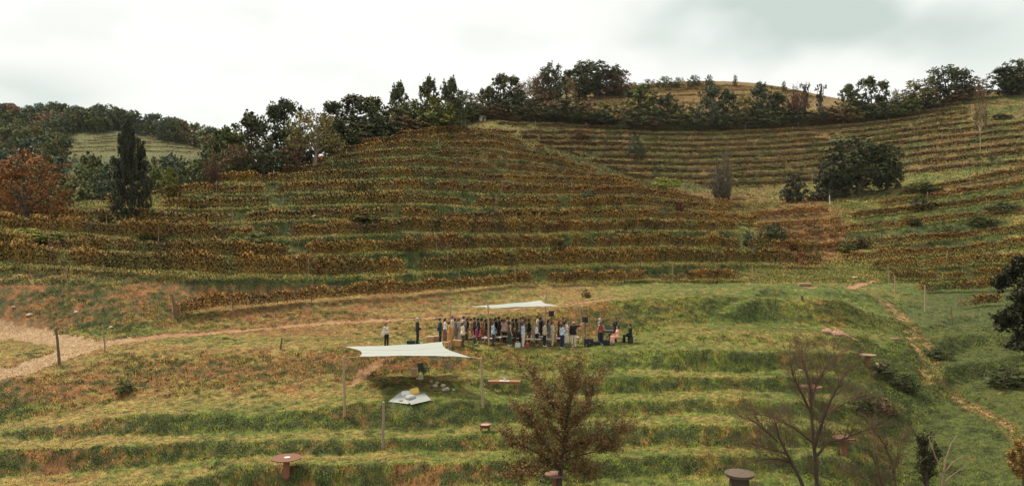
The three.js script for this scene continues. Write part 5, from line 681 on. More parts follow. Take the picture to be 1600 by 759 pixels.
{ const f = onGround(949, 52.2), t = thing('keyboard_stand', 'black folding stand carrying the keyboard', 'stand', f.toArray()); for (const z of [-0.14, 0.14]) { part('leg', rod([-0.35, 0, z], [0.3, 0.78, z], 0.018, 0.018, 6), black, t); part('leg', rod([0.35, 0, z + 0.03], [-0.3, 0.78, z + 0.03], 0.018, 0.018, 6), black, t); } part('crossbar', merged([rod([-0.3, 0.78, -0.17], [-0.3, 0.78, 0.2], 0.018), rod([0.3, 0.78, -0.17], [0.3, 0.78, 0.2], 0.018)]), black, t);
  const k = thing('keyboard', 'black stage keyboard in front of the bald musician', 'keyboard', [f.x, f.y + 0.8, f.z]); part('case', box(1.0, 0.1, 0.3, 0, 0.05, 0), black, k); part('keys', box(0.92, 0.012, 0.13, 0, 0.107, -0.07), white, k); const bk = []; for (let i = 0; i < 20; i++) bk.push(box(0.014, 0.014, 0.08, -0.43 + i * 0.045, 0.12, -0.05)); part('black_keys', merged(bk), black, k);
  const m = onGround(951.5, 51.6), s = thing('music_stand', 'black music stand with tilted desk between keyboard and guitarist', 'music stand', m.toArray()); part('pole', rod([0, 0.1, 0], [0, 1.15, 0], 0.014, 0.012, 6), black, s); part('desk', box(0.5, 0.36, 0.02, -0.06, 1.24, 0, 0.5, -0.7), black, s); for (let i = 0; i < 3; i++) part('leg', rod([0, 0.3, 0], [Math.cos(i * 2.1) * 0.25, 0, Math.sin(i * 2.1) * 0.25], 0.011, 0.011, 5), black, s);
  const q = onGround(958, 52.3), u = thing('side_table', 'small black table in front of the seated woman in pink', 'table', q.toArray()); part('table_top', box(0.55, 0.04, 0.35, 0, 0.62, 0), black, u); for (const x of [-0.23, 0.23]) for (const z of [-0.13, 0.13]) part('leg', box(0.03, 0.6, 0.03, x, 0.3, z), black, u);
  const mm = onGround(931.5, 52), mic = thing('microphone_stand', 'thin black microphone stand left of the bald musician', 'microphone stand', mm.toArray()); part('pole', rod([0, 0.02, 0], [0, 1.5, 0], 0.012, 0.01, 6), black, mic); part('base', new THREE.CylinderGeometry(0.14, 0.15, 0.03, 16).translate(0, 0.015, 0), black, mic); part('microphone', rod([0, 1.5, 0], [0.09, 1.6, 0], 0.02, 0.03, 8), metal, mic);
  const gs = onGround(975, 51.9), g2 = thing('instrument_stand', 'thin dark instrument stand between the seated woman and the seated man', 'instrument stand', gs.toArray()); part('pole', rod([0, 0, 0], [0.03, 0.6, -0.08], 0.016, 0.014, 6), black, g2); for (let i = 0; i < 3; i++) part('leg', rod([0, 0.25, 0], [Math.cos(i * 2.1) * 0.2, 0, Math.sin(i * 2.1) * 0.2], 0.012, 0.012, 5), black, g2);
  const cj = onGround(985.2, 51.5), c2 = thing('box_stool', 'black box stool under the seated man in black suit', 'stool', cj.toArray(), 0.2); part('body', box(0.3, 0.44, 0.3, 0, 0.22, 0), black, c2); part('seat', box(0.32, 0.025, 0.32, 0, 0.452, 0), blackCloth, c2); }
// chairs: slatted wooden chairs with white seat pads, facing the musicians
{ const t = thing('wedding_chair', '', 'chair'); const w = mat(0.20, 0.085, 0.045, 0.6); part('seat', box(0.42, 0.03, 0.42, 0, 0.435, 0), w, t); part('seat_pad', box(0.39, 0.05, 0.39, 0, 0.475, 0.005), white, t); for (const x of [-0.18, 0.18]) { part('leg', box(0.035, 0.43, 0.035, x, 0.205, 0.18), w, t); part('leg', rod([x, -0.02, -0.21], [x, 0.45, -0.19], 0.019, 0.019, 6), w, t); part('back_post', rod([x, 0.45, -0.19], [x, 0.92, -0.26], 0.019, 0.017, 6), w, t); } for (const y of [0.6, 0.72, 0.84]) part('slat', box(0.34, 0.06, 0.016, 0, y, -0.205 - (y - 0.5) * 0.14, 0, -0.14), w, t); part('stretcher', merged([box(0.33, 0.02, 0.02, 0, 0.2, 0.18), box(0.02, 0.02, 0.36, 0.18, 0.16, 0), box(0.02, 0.02, 0.36, -0.18, 0.16, 0)]), w, t);
  [[736, 51.4, 'wooden chair with pale pad under the seated child in yellow'], [745, 52.2, 'wooden chair under the seated woman in magenta'], [757, 51.5, 'empty slatted chair behind the pale front pole, left one'], [767, 51.3, 'wooden chair just right of the pale front pole'], [779, 51.5, 'wooden chair draped with a pinkish coat'], [788, 51.8, 'wooden chair behind the woman in dark green jumpsuit'], [804, 51.9, 'wooden chair under the seated guest in brown jacket'], [811, 51.6, 'wooden chair under the seated boy in dark jacket'], [824.5, 51.4, 'wooden chair draped with a tan coat beside the cream trousers'], [833, 51.6, 'empty white-padded chair left of the blonde girl'], [841, 51.5, 'white-padded chair behind the blonde girl'], [857, 51.6, 'white-padded chair between the two beige jackets'], [872, 51.8, 'empty white-padded chair left of the pale-shirted woman'], [900, 52.4, 'wooden chair just right of the man in black jacket and white trousers'], [770, 53.6, 'chair in the second row behind the pale pole'], [797, 53.6, 'chair in the second row behind the jumpsuit'], [818, 53.6, 'chair in the second row behind the pale blue shirt'], [846, 53.8, 'chair in the second row beside the blonde girl']].forEach(([x, z, label], i) => { const o = i ? copyOf(t, 'wedding_chair', label, 'wooden chairs of the wedding guests') : tag(t, label, 'chair', 'wooden chairs of the wedding guests'); o.position.copy(onGround(x, z)); o.rotation.y = Math.PI / 2 + 0.5 * noise2(x, z); });
  const drape = (label, px, z, m, sx) => { const f = onGround(px, z), g = new THREE.BoxGeometry(0.44, 0.62, 0.07, 8, 8, 1), p = g.attributes.position; for (let i = 0; i < p.count; i++) p.setZ(i, p.getZ(i) + 0.03 * noise3(p.getX(i) * 9, p.getY(i) * 6, px)); g.computeVertexNormals(); const t = part('coat', g, m, scene); t.position.set(f.x - 0.29, f.y + 0.62, f.z); t.rotation.set(0, Math.PI / 2, -0.1); tag(t, label, 'coat'); };
  drape('pinkish coat hung over a chair back right of the light blue jacket', 779, 51.5, mat(0.45, 0.26, 0.2, 0.95)); drape('tan coat hung over a chair back beside the cream trousers', 824.5, 51.4, mat(0.5, 0.3, 0.19, 0.95));
  const bf = onGround(809, 50.8), b = thing('tote_bag', 'white tote bag standing on the grass before the seated boy', 'bag', bf.toArray(), 0.2); part('body', box(0.36, 0.3, 0.14, 0, 0.15, 0), white, b); part('strap', new THREE.TorusGeometry(0.1, 0.012, 5, 14, Math.PI).translate(0, 0.3, 0), cream, b);
  const rf = onGround(824, 50.9), rb = thing('gift_bag', 'red and tan paper bag beside the cream trousers', 'bag', rf.toArray(), 0.1); part('body', box(0.22, 0.26, 0.12, 0, 0.13, 0), mat(0.36, 0.04, 0.03, 0.8), rb); part('handle', new THREE.TorusGeometry(0.06, 0.008, 5, 12, Math.PI).translate(0, 0.26, 0), cream, rb); }
// ---------------------------------------------------------------- people: one skin over a posed skeleton, clothes as shells over it
function surfaceNets(f, lo, hi, c) {
  const n = [0, 1, 2].map((k) => Math.ceil((hi[k] - lo[k]) / c) + 1), [nx, ny, nz] = n, v = new Float32Array(nx * ny * nz), id = (i, j, k) => (k * ny + j) * nx + i;
  for (let k = 0; k < nz; k++) for (let j = 0; j < ny; j++) for (let i = 0; i < nx; i++) v[id(i, j, k)] = f(lo[0] + i * c, lo[1] + j * c, lo[2] + k * c);
  const cell = new Int32Array(nx * ny * nz).fill(-1), pos = [], idx = [];
  for (let k = 0; k + 1 < nz; k++) for (let j = 0; j + 1 < ny; j++) for (let i = 0; i + 1 < nx; i++) {
    const q = []; for (let t = 0; t < 8; t++) q.push(v[id(i + (t & 1), j + ((t >> 1) & 1), k + (t >> 2))]); let s = 0; for (let t = 0; t < 8; t++) if (q[t] < 0) s++; if (!s || s === 8) continue;
    let x = 0, y = 0, z = 0, m = 0; for (let a = 0; a < 8; a++) for (const d of [1, 2, 4]) if (!(a & d)) { const b = a | d; if ((q[a] < 0) !== (q[b] < 0)) { const t = q[a] / (q[a] - q[b]); x += (a & 1) + (d === 1 ? t : 0); y += ((a >> 1) & 1) + (d === 2 ? t : 0); z += (a >> 2) + (d === 4 ? t : 0); m++; } }
    cell[id(i, j, k)] = pos.length / 3; pos.push(lo[0] + (i + x / m) * c, lo[1] + (j + y / m) * c, lo[2] + (k + z / m) * c);
  }
  const quad = (a, b, d, e, flip) => { if (Math.min(a, b, d, e) < 0) return; flip ? idx.push(a, d, b, b, d, e) : idx.push(a, b, d, b, e, d); };
  for (let k = 1; k + 1 < nz; k++) for (let j = 1; j + 1 < ny; j++) for (let i = 1; i + 1 < nx; i++) { const a = v[id(i, j, k)] < 0;
    if (a !== v[id(i + 1, j, k)] < 0) quad(cell[id(i, j - 1, k - 1)], cell[id(i, j, k - 1)], cell[id(i, j - 1, k)], cell[id(i, j, k)], !a);
    if (a !== v[id(i, j + 1, k)] < 0) quad(cell[id(i - 1, j, k - 1)], cell[id(i, j, k - 1)], cell[id(i - 1, j, k)], cell[id(i, j, k)], a);
    if (a !== v[id(i, j, k + 1)] < 0) quad(cell[id(i - 1, j - 1, k)], cell[id(i, j - 1, k)], cell[id(i - 1, j, k)], cell[id(i, j, k)], !a); }
  const nor = [], e = c * 0.5; for (let i = 0; i < pos.length; i += 3) { const [x, y, z] = [pos[i], pos[i + 1], pos[i + 2]], g = [f(x + e, y, z) - f(x - e, y, z), f(x, y + e, z) - f(x, y - e, z), f(x, y, z + e) - f(x, y, z - e)], L = Math.hypot(...g) || 1; nor.push(g[0] / L, g[1] / L, g[2] / L); }
  const g = new THREE.BufferGeometry(); g.setAttribute('position', new THREE.Float32BufferAttribute(pos, 3)); g.setAttribute('normal', new THREE.Float32BufferAttribute(nor, 3)); g.setIndex(idx); return g;
}
const capsules = (list, k = 0.03) => (x, y, z) => { let d = 9; for (const [a, b, r0, r1] of list) { const bx = b[0] - a[0], by = b[1] - a[1], bz = b[2] - a[2], px = x - a[0], py = y - a[1], pz = z - a[2], t = clamp((px * bx + py * by + pz * bz) / (bx * bx + by * by + bz * bz + 1e-9)), e = Math.hypot(px - bx * t, py - by * t, pz - bz * t) - (r0 + (r1 - r0) * t); const h = clamp(0.5 + 0.5 * (d - e) / k); d = d + (e - d) * h - k * h * (1 - h); } return d; };
function bounds(list, m = 0.05) { const lo = [9, 9, 9], hi = [-9, -9, -9]; for (const [a, b, r0, r1] of list) for (const [p, r] of [[a, r0], [b, r1]]) for (let k = 0; k < 3; k++) { lo[k] = Math.min(lo[k], p[k] - r - m); hi[k] = Math.max(hi[k], p[k] + r + m); } return [lo, hi]; }
const add3 = (a, b, s = 1) => [a[0] + b[0] * s, a[1] + b[1] * s, a[2] + b[2] * s], unit = (a) => { const l = Math.hypot(...a) || 1; return a.map((v) => v / l); }, cross3 = (a, b) => [a[1] * b[2] - a[2] * b[1], a[2] * b[0] - a[0] * b[2], a[0] * b[1] - a[1] * b[0]];
function skeleton(sex, pose) { // standing height 1.72, facing +z
  const f = sex === 'f', sw = f ? 0.165 : 0.195, hw = f ? 0.1 : 0.092, sit = pose === 'sit' || pose === 'play', dy = sit ? -0.42 : 0, J = { sw, hw, sit, dy, f }; const U = (x, y, z = 0) => [x, y + dy, z];
  J.hip = [-1, 1].map((s) => U(s * hw, 0.92)); J.knee = [-1, 1].map((s, i) => sit ? [s * 0.11, 0.5, 0.42 - 0.02 * i] : [s * 0.1, 0.48, 0.02 + 0.015 * s]); J.ankle = [-1, 1].map((s, i) => sit ? [s * 0.11, 0.08, 0.4 + 0.07 * i] : [s * 0.1, 0.08, 0.02 * s - 0.02]);
  J.sh = [-1, 1].map((s) => U(s * sw, 1.40, -0.01)); const A = { stand: [[0.045, 1.12, -0.03], [0.05, 0.88, 0.06]], clasp: [[0.06, 1.13, -0.01], [-1, 0.97, 0.19]], behind: [[0.07, 1.13, -0.09], [-1, 0.97, -0.17]], raise: [[0.05, 1.12, -0.03], [0.05, 0.88, 0.06]], guitar: [[0.09, 1.14, 0.04], [0.14, 1.2, 0.24]], sit: [[0.07, 1.12, 0.05], [-0.06, 1.0, 0.27]], play: [[0.09, 1.12, 0.06], [-0.02, 1.08, 0.28]] }[pose];
  J.elbow = [-1, 1].map((s) => U(s * (sw + A[0][0]), A[0][1], A[0][2])); J.wrist = [-1, 1].map((s) => A[1][0] === -1 ? U(s * 0.055, A[1][1], A[1][2]) : U(s * (sw + A[1][0]), A[1][1], A[1][2])); if (pose === 'raise') { J.elbow[0] = [-0.42, 1.42, 0.06]; J.wrist[0] = [-0.62, 1.58, 0.14]; } if (pose === 'guitar') { J.elbow[0] = [-0.3, 1.15, 0.02]; J.wrist[0] = [-0.1, 1.1, 0.22]; J.elbow[1] = [0.3, 1.2, 0.08]; J.wrist[1] = [0.42, 1.34, 0.26]; }
  J.neck = U(0, 1.44, -0.015); J.head = U(0, 1.6, 0.015); J.U = U; return J;
}
const PARTS = {};
function torso(J, g) { const U = J.U, w = J.f ? 0.82 : 1; return [[U(-0.085 * w, 1.3), U(0.085 * w, 1.3), 0.11 * w + g, 0.11 * w + g], [U(-0.055, 1.08), U(0.055, 1.08), (J.f ? 0.085 : 0.1) + g, (J.f ? 0.085 : 0.1) + g], [U(-0.07, 0.95), U(0.07, 0.95), (J.f ? 0.118 : 0.11) + g, (J.f ? 0.118 : 0.11) + g], [U(0, 1.3), U(0, 1.0), 0.1 * w + g, 0.1 * w + g], [J.sh[0], J.sh[1], 0.06 + g, 0.06 + g], ...(J.f ? [[U(-0.065, 1.25, 0.07), U(0.065, 1.25, 0.07), 0.055 + g, 0.055 + g]] : [])]; }
const arms = (J, g, end = 1) => [0, 1].flatMap((i) => { const w = [0, 1, 2].map((k) => lerp(J.elbow[i][k], J.wrist[i][k], end)); return [[J.sh[i], J.elbow[i], (J.f ? 0.045 : 0.055) + g, (J.f ? 0.036 : 0.043) + g], [J.elbow[i], w, (J.f ? 0.035 : 0.041) + g, (J.f ? 0.025 : 0.03) + g * 0.9]]; });
const legs = (J, g) => [0, 1].flatMap((i) => [[J.hip[i], J.knee[i], 0.088 + g, 0.056 + g], [J.knee[i], J.ankle[i], 0.055 + g, 0.036 + g * 1.3]]);
function hand(J, i) { // palm, four fingers of two bones, and a thumb
  const w = J.wrist[i], d = unit(add3(w, J.elbow[i], -1)), s = i ? 1 : -1; let side = unit(cross3(d, [s, 0, 0.25])); if (!(Math.hypot(...side) > 0.5)) side = [0, 0, 1]; const inn = unit(cross3(side, d)).map((v) => v * -s), P = (a, b, c) => add3(add3(add3(w, d, a), side, b), inn, c), L = [];
  for (const b of [-0.026, -0.008, 0.01, 0.026]) L.push([P(0, b * 0.6, 0), P(0.085, b, 0), 0.019, 0.014]);
  [[-0.03, 0.062], [-0.01, 0.075], [0.01, 0.07], [0.029, 0.055]].forEach(([b, l]) => { L.push([P(0.085, b, 0), P(0.085 + l * 0.55, b * 1.1, 0.012), 0.0095, 0.009], [P(0.085 + l * 0.55, b * 1.1, 0.012), P(0.085 + l * 0.9, b * 1.1, 0.034), 0.009, 0.0075]); });
  L.push([P(0.025, 0.03, 0.005), P(0.06, 0.052, 0.018), 0.013, 0.011], [P(0.06, 0.052, 0.018), P(0.088, 0.054, 0.032), 0.0105, 0.0085]); return L;
}
function headField(J) { const h = J.head, at = (x, y, z) => add3(h, [x, y, z]); return [[at(0, 0.035, -0.022), at(0, 0.03, 0.005), 0.083, 0.082], [at(0, -0.02, 0.018), at(0, -0.062, 0.034), 0.066, 0.042], [at(0, 0.012, 0.082), at(0, -0.02, 0.103), 0.009, 0.014], [at(-0.08, -0.005, -0.008), at(-0.08, 0.022, -0.012), 0.013, 0.015], [at(0.08, -0.005, -0.008), at(0.08, 0.022, -0.012), 0.013, 0.015], [at(0, -0.052, 0.07), at(0, -0.056, 0.072), 0.014, 0.014], [J.neck, at(0, -0.06, -0.005), 0.052, 0.05]]; }
const HANDCELL = 0.0075;
function shape(sex, pose, layer) {
  const key = sex + pose + layer; if (PARTS[key]) return PARTS[key]; const J = skeleton(sex, pose), c = 0.024, U = J.U; let g;
  const build = (list, cell, cut, k) => { const f0 = capsules(list, k), f = cut ? (x, y, z) => Math.max(f0(x, y, z), cut(x, y, z)) : f0, [lo, hi] = bounds(list); return surfaceNets(f, lo, hi, cell); };
  if (layer === 'body') {
    const trunk = build([...torso(J, 0), ...arms(J, 0), ...legs(J, 0), [U(0, 1.34), J.neck, 0.075, 0.055], ...[0, 1].map((i) => [add3(J.ankle[i], [0, -0.04, -0.02]), add3(J.ankle[i], [0, -0.05, 0.13]), 0.036, 0.028])], c);
    const head = build(headField(J), 0.012, null, 0.025), hands = [0, 1].map((i) => build(hand(J, i), HANDCELL, null, 0.007));
    g = mergeGeometries([trunk, head, ...hands].map((q) => q)); const p = g.attributes.position, col = new Float32Array(p.count * 3); // eyes, brows and lips are of their own colour
    for (let i = 0; i < p.count; i++) { const x = p.getX(i), y = p.getY(i) - J.head[1], z = p.getZ(i) - J.head[2]; let k = [1, 1, 1]; if (z > 0.05 && Math.abs(x) < 0.05) { if (Math.hypot(Math.abs(x) - 0.031, (y - 0.014) * 1.4) < 0.014) k = [0.14, 0.11, 0.1]; else if (Math.hypot((Math.abs(x) - 0.031) * 0.55, y - 0.036) < 0.007) k = [0.35, 0.28, 0.22]; else if (Math.hypot(x * 0.5, y + 0.053) < 0.012) k = [0.8, 0.5, 0.48]; } col.set(k, i * 3); }
    g.setAttribute('color', new THREE.BufferAttribute(col, 3));
  } else if (layer === 'jacket') g = build([...torso(J, 0.024), ...arms(J, 0.018), [U(-0.07, 0.93), U(0.07, 0.93), 0.13, 0.13], [U(-0.085, 0.84), U(0.085, 0.84), 0.125, 0.125]], c, (x, y, z) => Math.max(0.81 + J.dy - y, y - (1.475 + J.dy), 0.035 - Math.hypot(x, (y - 1.46 - J.dy) * 0.35, z - 0.06)));
  else if (layer === 'shirt') g = build([...torso(J, 0.014), ...arms(J, 0.011)], c, (x, y) => Math.max(0.9 + J.dy - y, y - (1.475 + J.dy)));
  else if (layer === 'blouse') g = build([...torso(J, 0.018), ...arms(J, 0.013, 0.55), [U(-0.06, 0.95), U(0.06, 0.95), 0.128, 0.128]], c, (x, y) => Math.max(0.9 + J.dy - y, y - (1.47 + J.dy)));
  else if (layer === 'sleeveless') g = build([...torso(J, 0.015)], c, (x, y) => Math.max(0.92 + J.dy - y, y - (1.44 + J.dy), Math.abs(x) - J.sw + 0.005));
  else if (layer === 'trousers') g = build([...legs(J, 0.018), [U(-0.07, 0.95), U(0.07, 0.95), 0.128, 0.128], ...[0, 1].map((i) => [J.knee[i], add3(J.ankle[i], [0, -0.01, 0]), 0.068, 0.062])], c, (x, y) => Math.max(0.05 - y, y - (1.04 + J.dy)));
  else if (layer === 'long_skirt') g = build(J.sit ? [[J.hip[0], J.knee[0], 0.14, 0.1], [J.hip[1], J.knee[1], 0.14, 0.1], [J.knee[0], J.ankle[0], 0.1, 0.15], [J.knee[1], J.ankle[1], 0.1, 0.15], [U(-0.06, 0.97), U(0.06, 0.97), 0.12, 0.12]] : [[U(-0.05, 1.0), [-0.07, 0.1, 0], 0.118, 0.17], [U(0.05, 1.0), [0.07, 0.1, 0], 0.118, 0.17], [[0, 0.9, 0], [0, 0.1, -0.04], 0.12, 0.19]], c, (x, y) => Math.max(0.1 - y, y - (1.06 + J.dy)), 0.05);
  else if (layer === 'knee_skirt') g = build(J.sit ? [[J.hip[0], J.knee[0], 0.14, 0.1], [J.hip[1], J.knee[1], 0.14, 0.1], [U(-0.06, 0.97), U(0.06, 0.97), 0.12, 0.12]] : [[U(-0.05, 1.0), [-0.06, 0.5, 0], 0.118, 0.155], [U(0.05, 1.0), [0.06, 0.5, 0], 0.118, 0.155]], c, (x, y) => Math.max(0.48 + (J.sit ? -0.2 : 0) - y, y - (1.06 + J.dy)), 0.05);
  else if (layer === 'shoes') g = build([0, 1].flatMap((i) => [[add3(J.ankle[i], [0, -0.035, -0.03]), add3(J.ankle[i], [(i ? 1 : -1) * 0.012, -0.048, 0.13]), 0.046, 0.038], [add3(J.ankle[i], [0, 0.01, -0.02]), add3(J.ankle[i], [0, -0.03, -0.02]), 0.046, 0.046]]), 0.016, (x, y) => -y);
  else { const h = J.head, at = (x, y, z) => add3(h, [x, y, z]), face = (x, y, z) => (z - h[2]) - (0.045 + (y - h[1] - 0.045) * 0.9), cap = [[at(0, 0.045, -0.03), at(0, 0.045, 0.0), 0.094, 0.092]];
    if (layer === 'short_hair') g = build([...cap, [at(0, 0, -0.055), at(0, -0.02, -0.05), 0.068, 0.05]], 0.014, face); if (layer === 'bob') g = build([...cap, [at(-0.055, 0.02, -0.02), at(-0.075, -0.1, -0.01), 0.055, 0.04], [at(0.055, 0.02, -0.02), at(0.075, -0.1, -0.01), 0.055, 0.04], [at(0, 0.02, -0.06), at(0, -0.1, -0.065), 0.08, 0.06]], 0.015, face); if (layer === 'long_hair') g = build([...cap, [at(0, 0.02, -0.06), at(0, -0.36, -0.115), 0.085, 0.075], [at(-0.05, 0.02, -0.03), at(-0.09, -0.3, -0.07), 0.05, 0.045], [at(0.05, 0.02, -0.03), at(0.09, -0.3, -0.07), 0.05, 0.045]], 0.017, face); if (layer === 'bun') g = build([...cap, [at(0, 0.05, -0.12), at(0, 0.06, -0.135), 0.045, 0.042]], 0.014, face); if (layer === 'bald_fringe') g = build([[at(0, -0.01, -0.045), at(0, 0.0, -0.04), 0.09, 0.09]], 0.014, (x, y, z) => Math.max(z - h[2] - 0.0, y - h[1] - 0.035)); }
  return (PARTS[key] = g);
}
const cloths = {}, skins = [[0.46, 0.27, 0.18], [0.38, 0.21, 0.135], [0.52, 0.32, 0.23]].map((c) => new THREE.MeshStandardMaterial({ color: rgb(...c), roughness: 0.6, vertexColors: true }));
const TONE = { black: [0.012, 0.012, 0.014], suit: [0.022, 0.023, 0.028], navy: [0.016, 0.024, 0.045], petrol: [0.015, 0.045, 0.062], white: [0.72, 0.71, 0.67], cream: [0.62, 0.52, 0.38], beige: [0.46, 0.36, 0.25], sand: [0.52, 0.42, 0.31], grey: [0.16, 0.16, 0.17], bluegrey: [0.15, 0.16, 0.20], lilac: [0.30, 0.29, 0.36], paleblue: [0.42, 0.50, 0.60], denim: [0.33, 0.42, 0.50], mustard: [0.50, 0.21, 0.045], orange: [0.48, 0.13, 0.035], yellow: [0.48, 0.31, 0.10], plum: [0.07, 0.03, 0.045], rose: [0.46, 0.27, 0.22], pink: [0.62, 0.31, 0.24], magenta: [0.32, 0.03, 0.13], green: [0.022, 0.06, 0.04], olive: [0.075, 0.065, 0.035], brown: [0.08, 0.042, 0.025], maroon: [0.10, 0.018, 0.018], rust: [0.27, 0.05, 0.022], blonde: [0.34, 0.20, 0.08], hairbrown: [0.075, 0.035, 0.018], hairdark: [0.018, 0.012, 0.01], auburn: [0.14, 0.045, 0.022], silver: [0.42, 0.38, 0.33], teal: [0.06, 0.34, 0.36], taupe: [0.17, 0.12, 0.085] };
const cloth = (t) => (cloths[t] ??= mat(...TONE[t], 0.92, { bumpMap: BUMP, bumpScale: 0.004 }));
function person([px, z, h, sex, pose, face, hair, hairTone, top, topTone, bottom, bottomTone, shoe, label, skin = 0]) {
  const f = onGround(px, z), t = thing('person', label, 'person', f.toArray(), (face + 34 * noise2(px * 0.37, z * 1.3)) * Math.PI / 180); const s = h / 1.72; t.scale.set(s, s, s);
  part('body', shape(sex, pose, 'body'), skins[skin], t); if (hair) part('hair', shape(sex, pose, hair), cloth(hairTone), t);
  for (const [layer, tone] of [[top, topTone], [bottom, bottomTone]]) if (layer) part(layer, shape(sex, pose, layer), cloth(tone), t); part('shoes', shape(sex, pose, 'shoes'), cloth(shoe), t); return t;
}
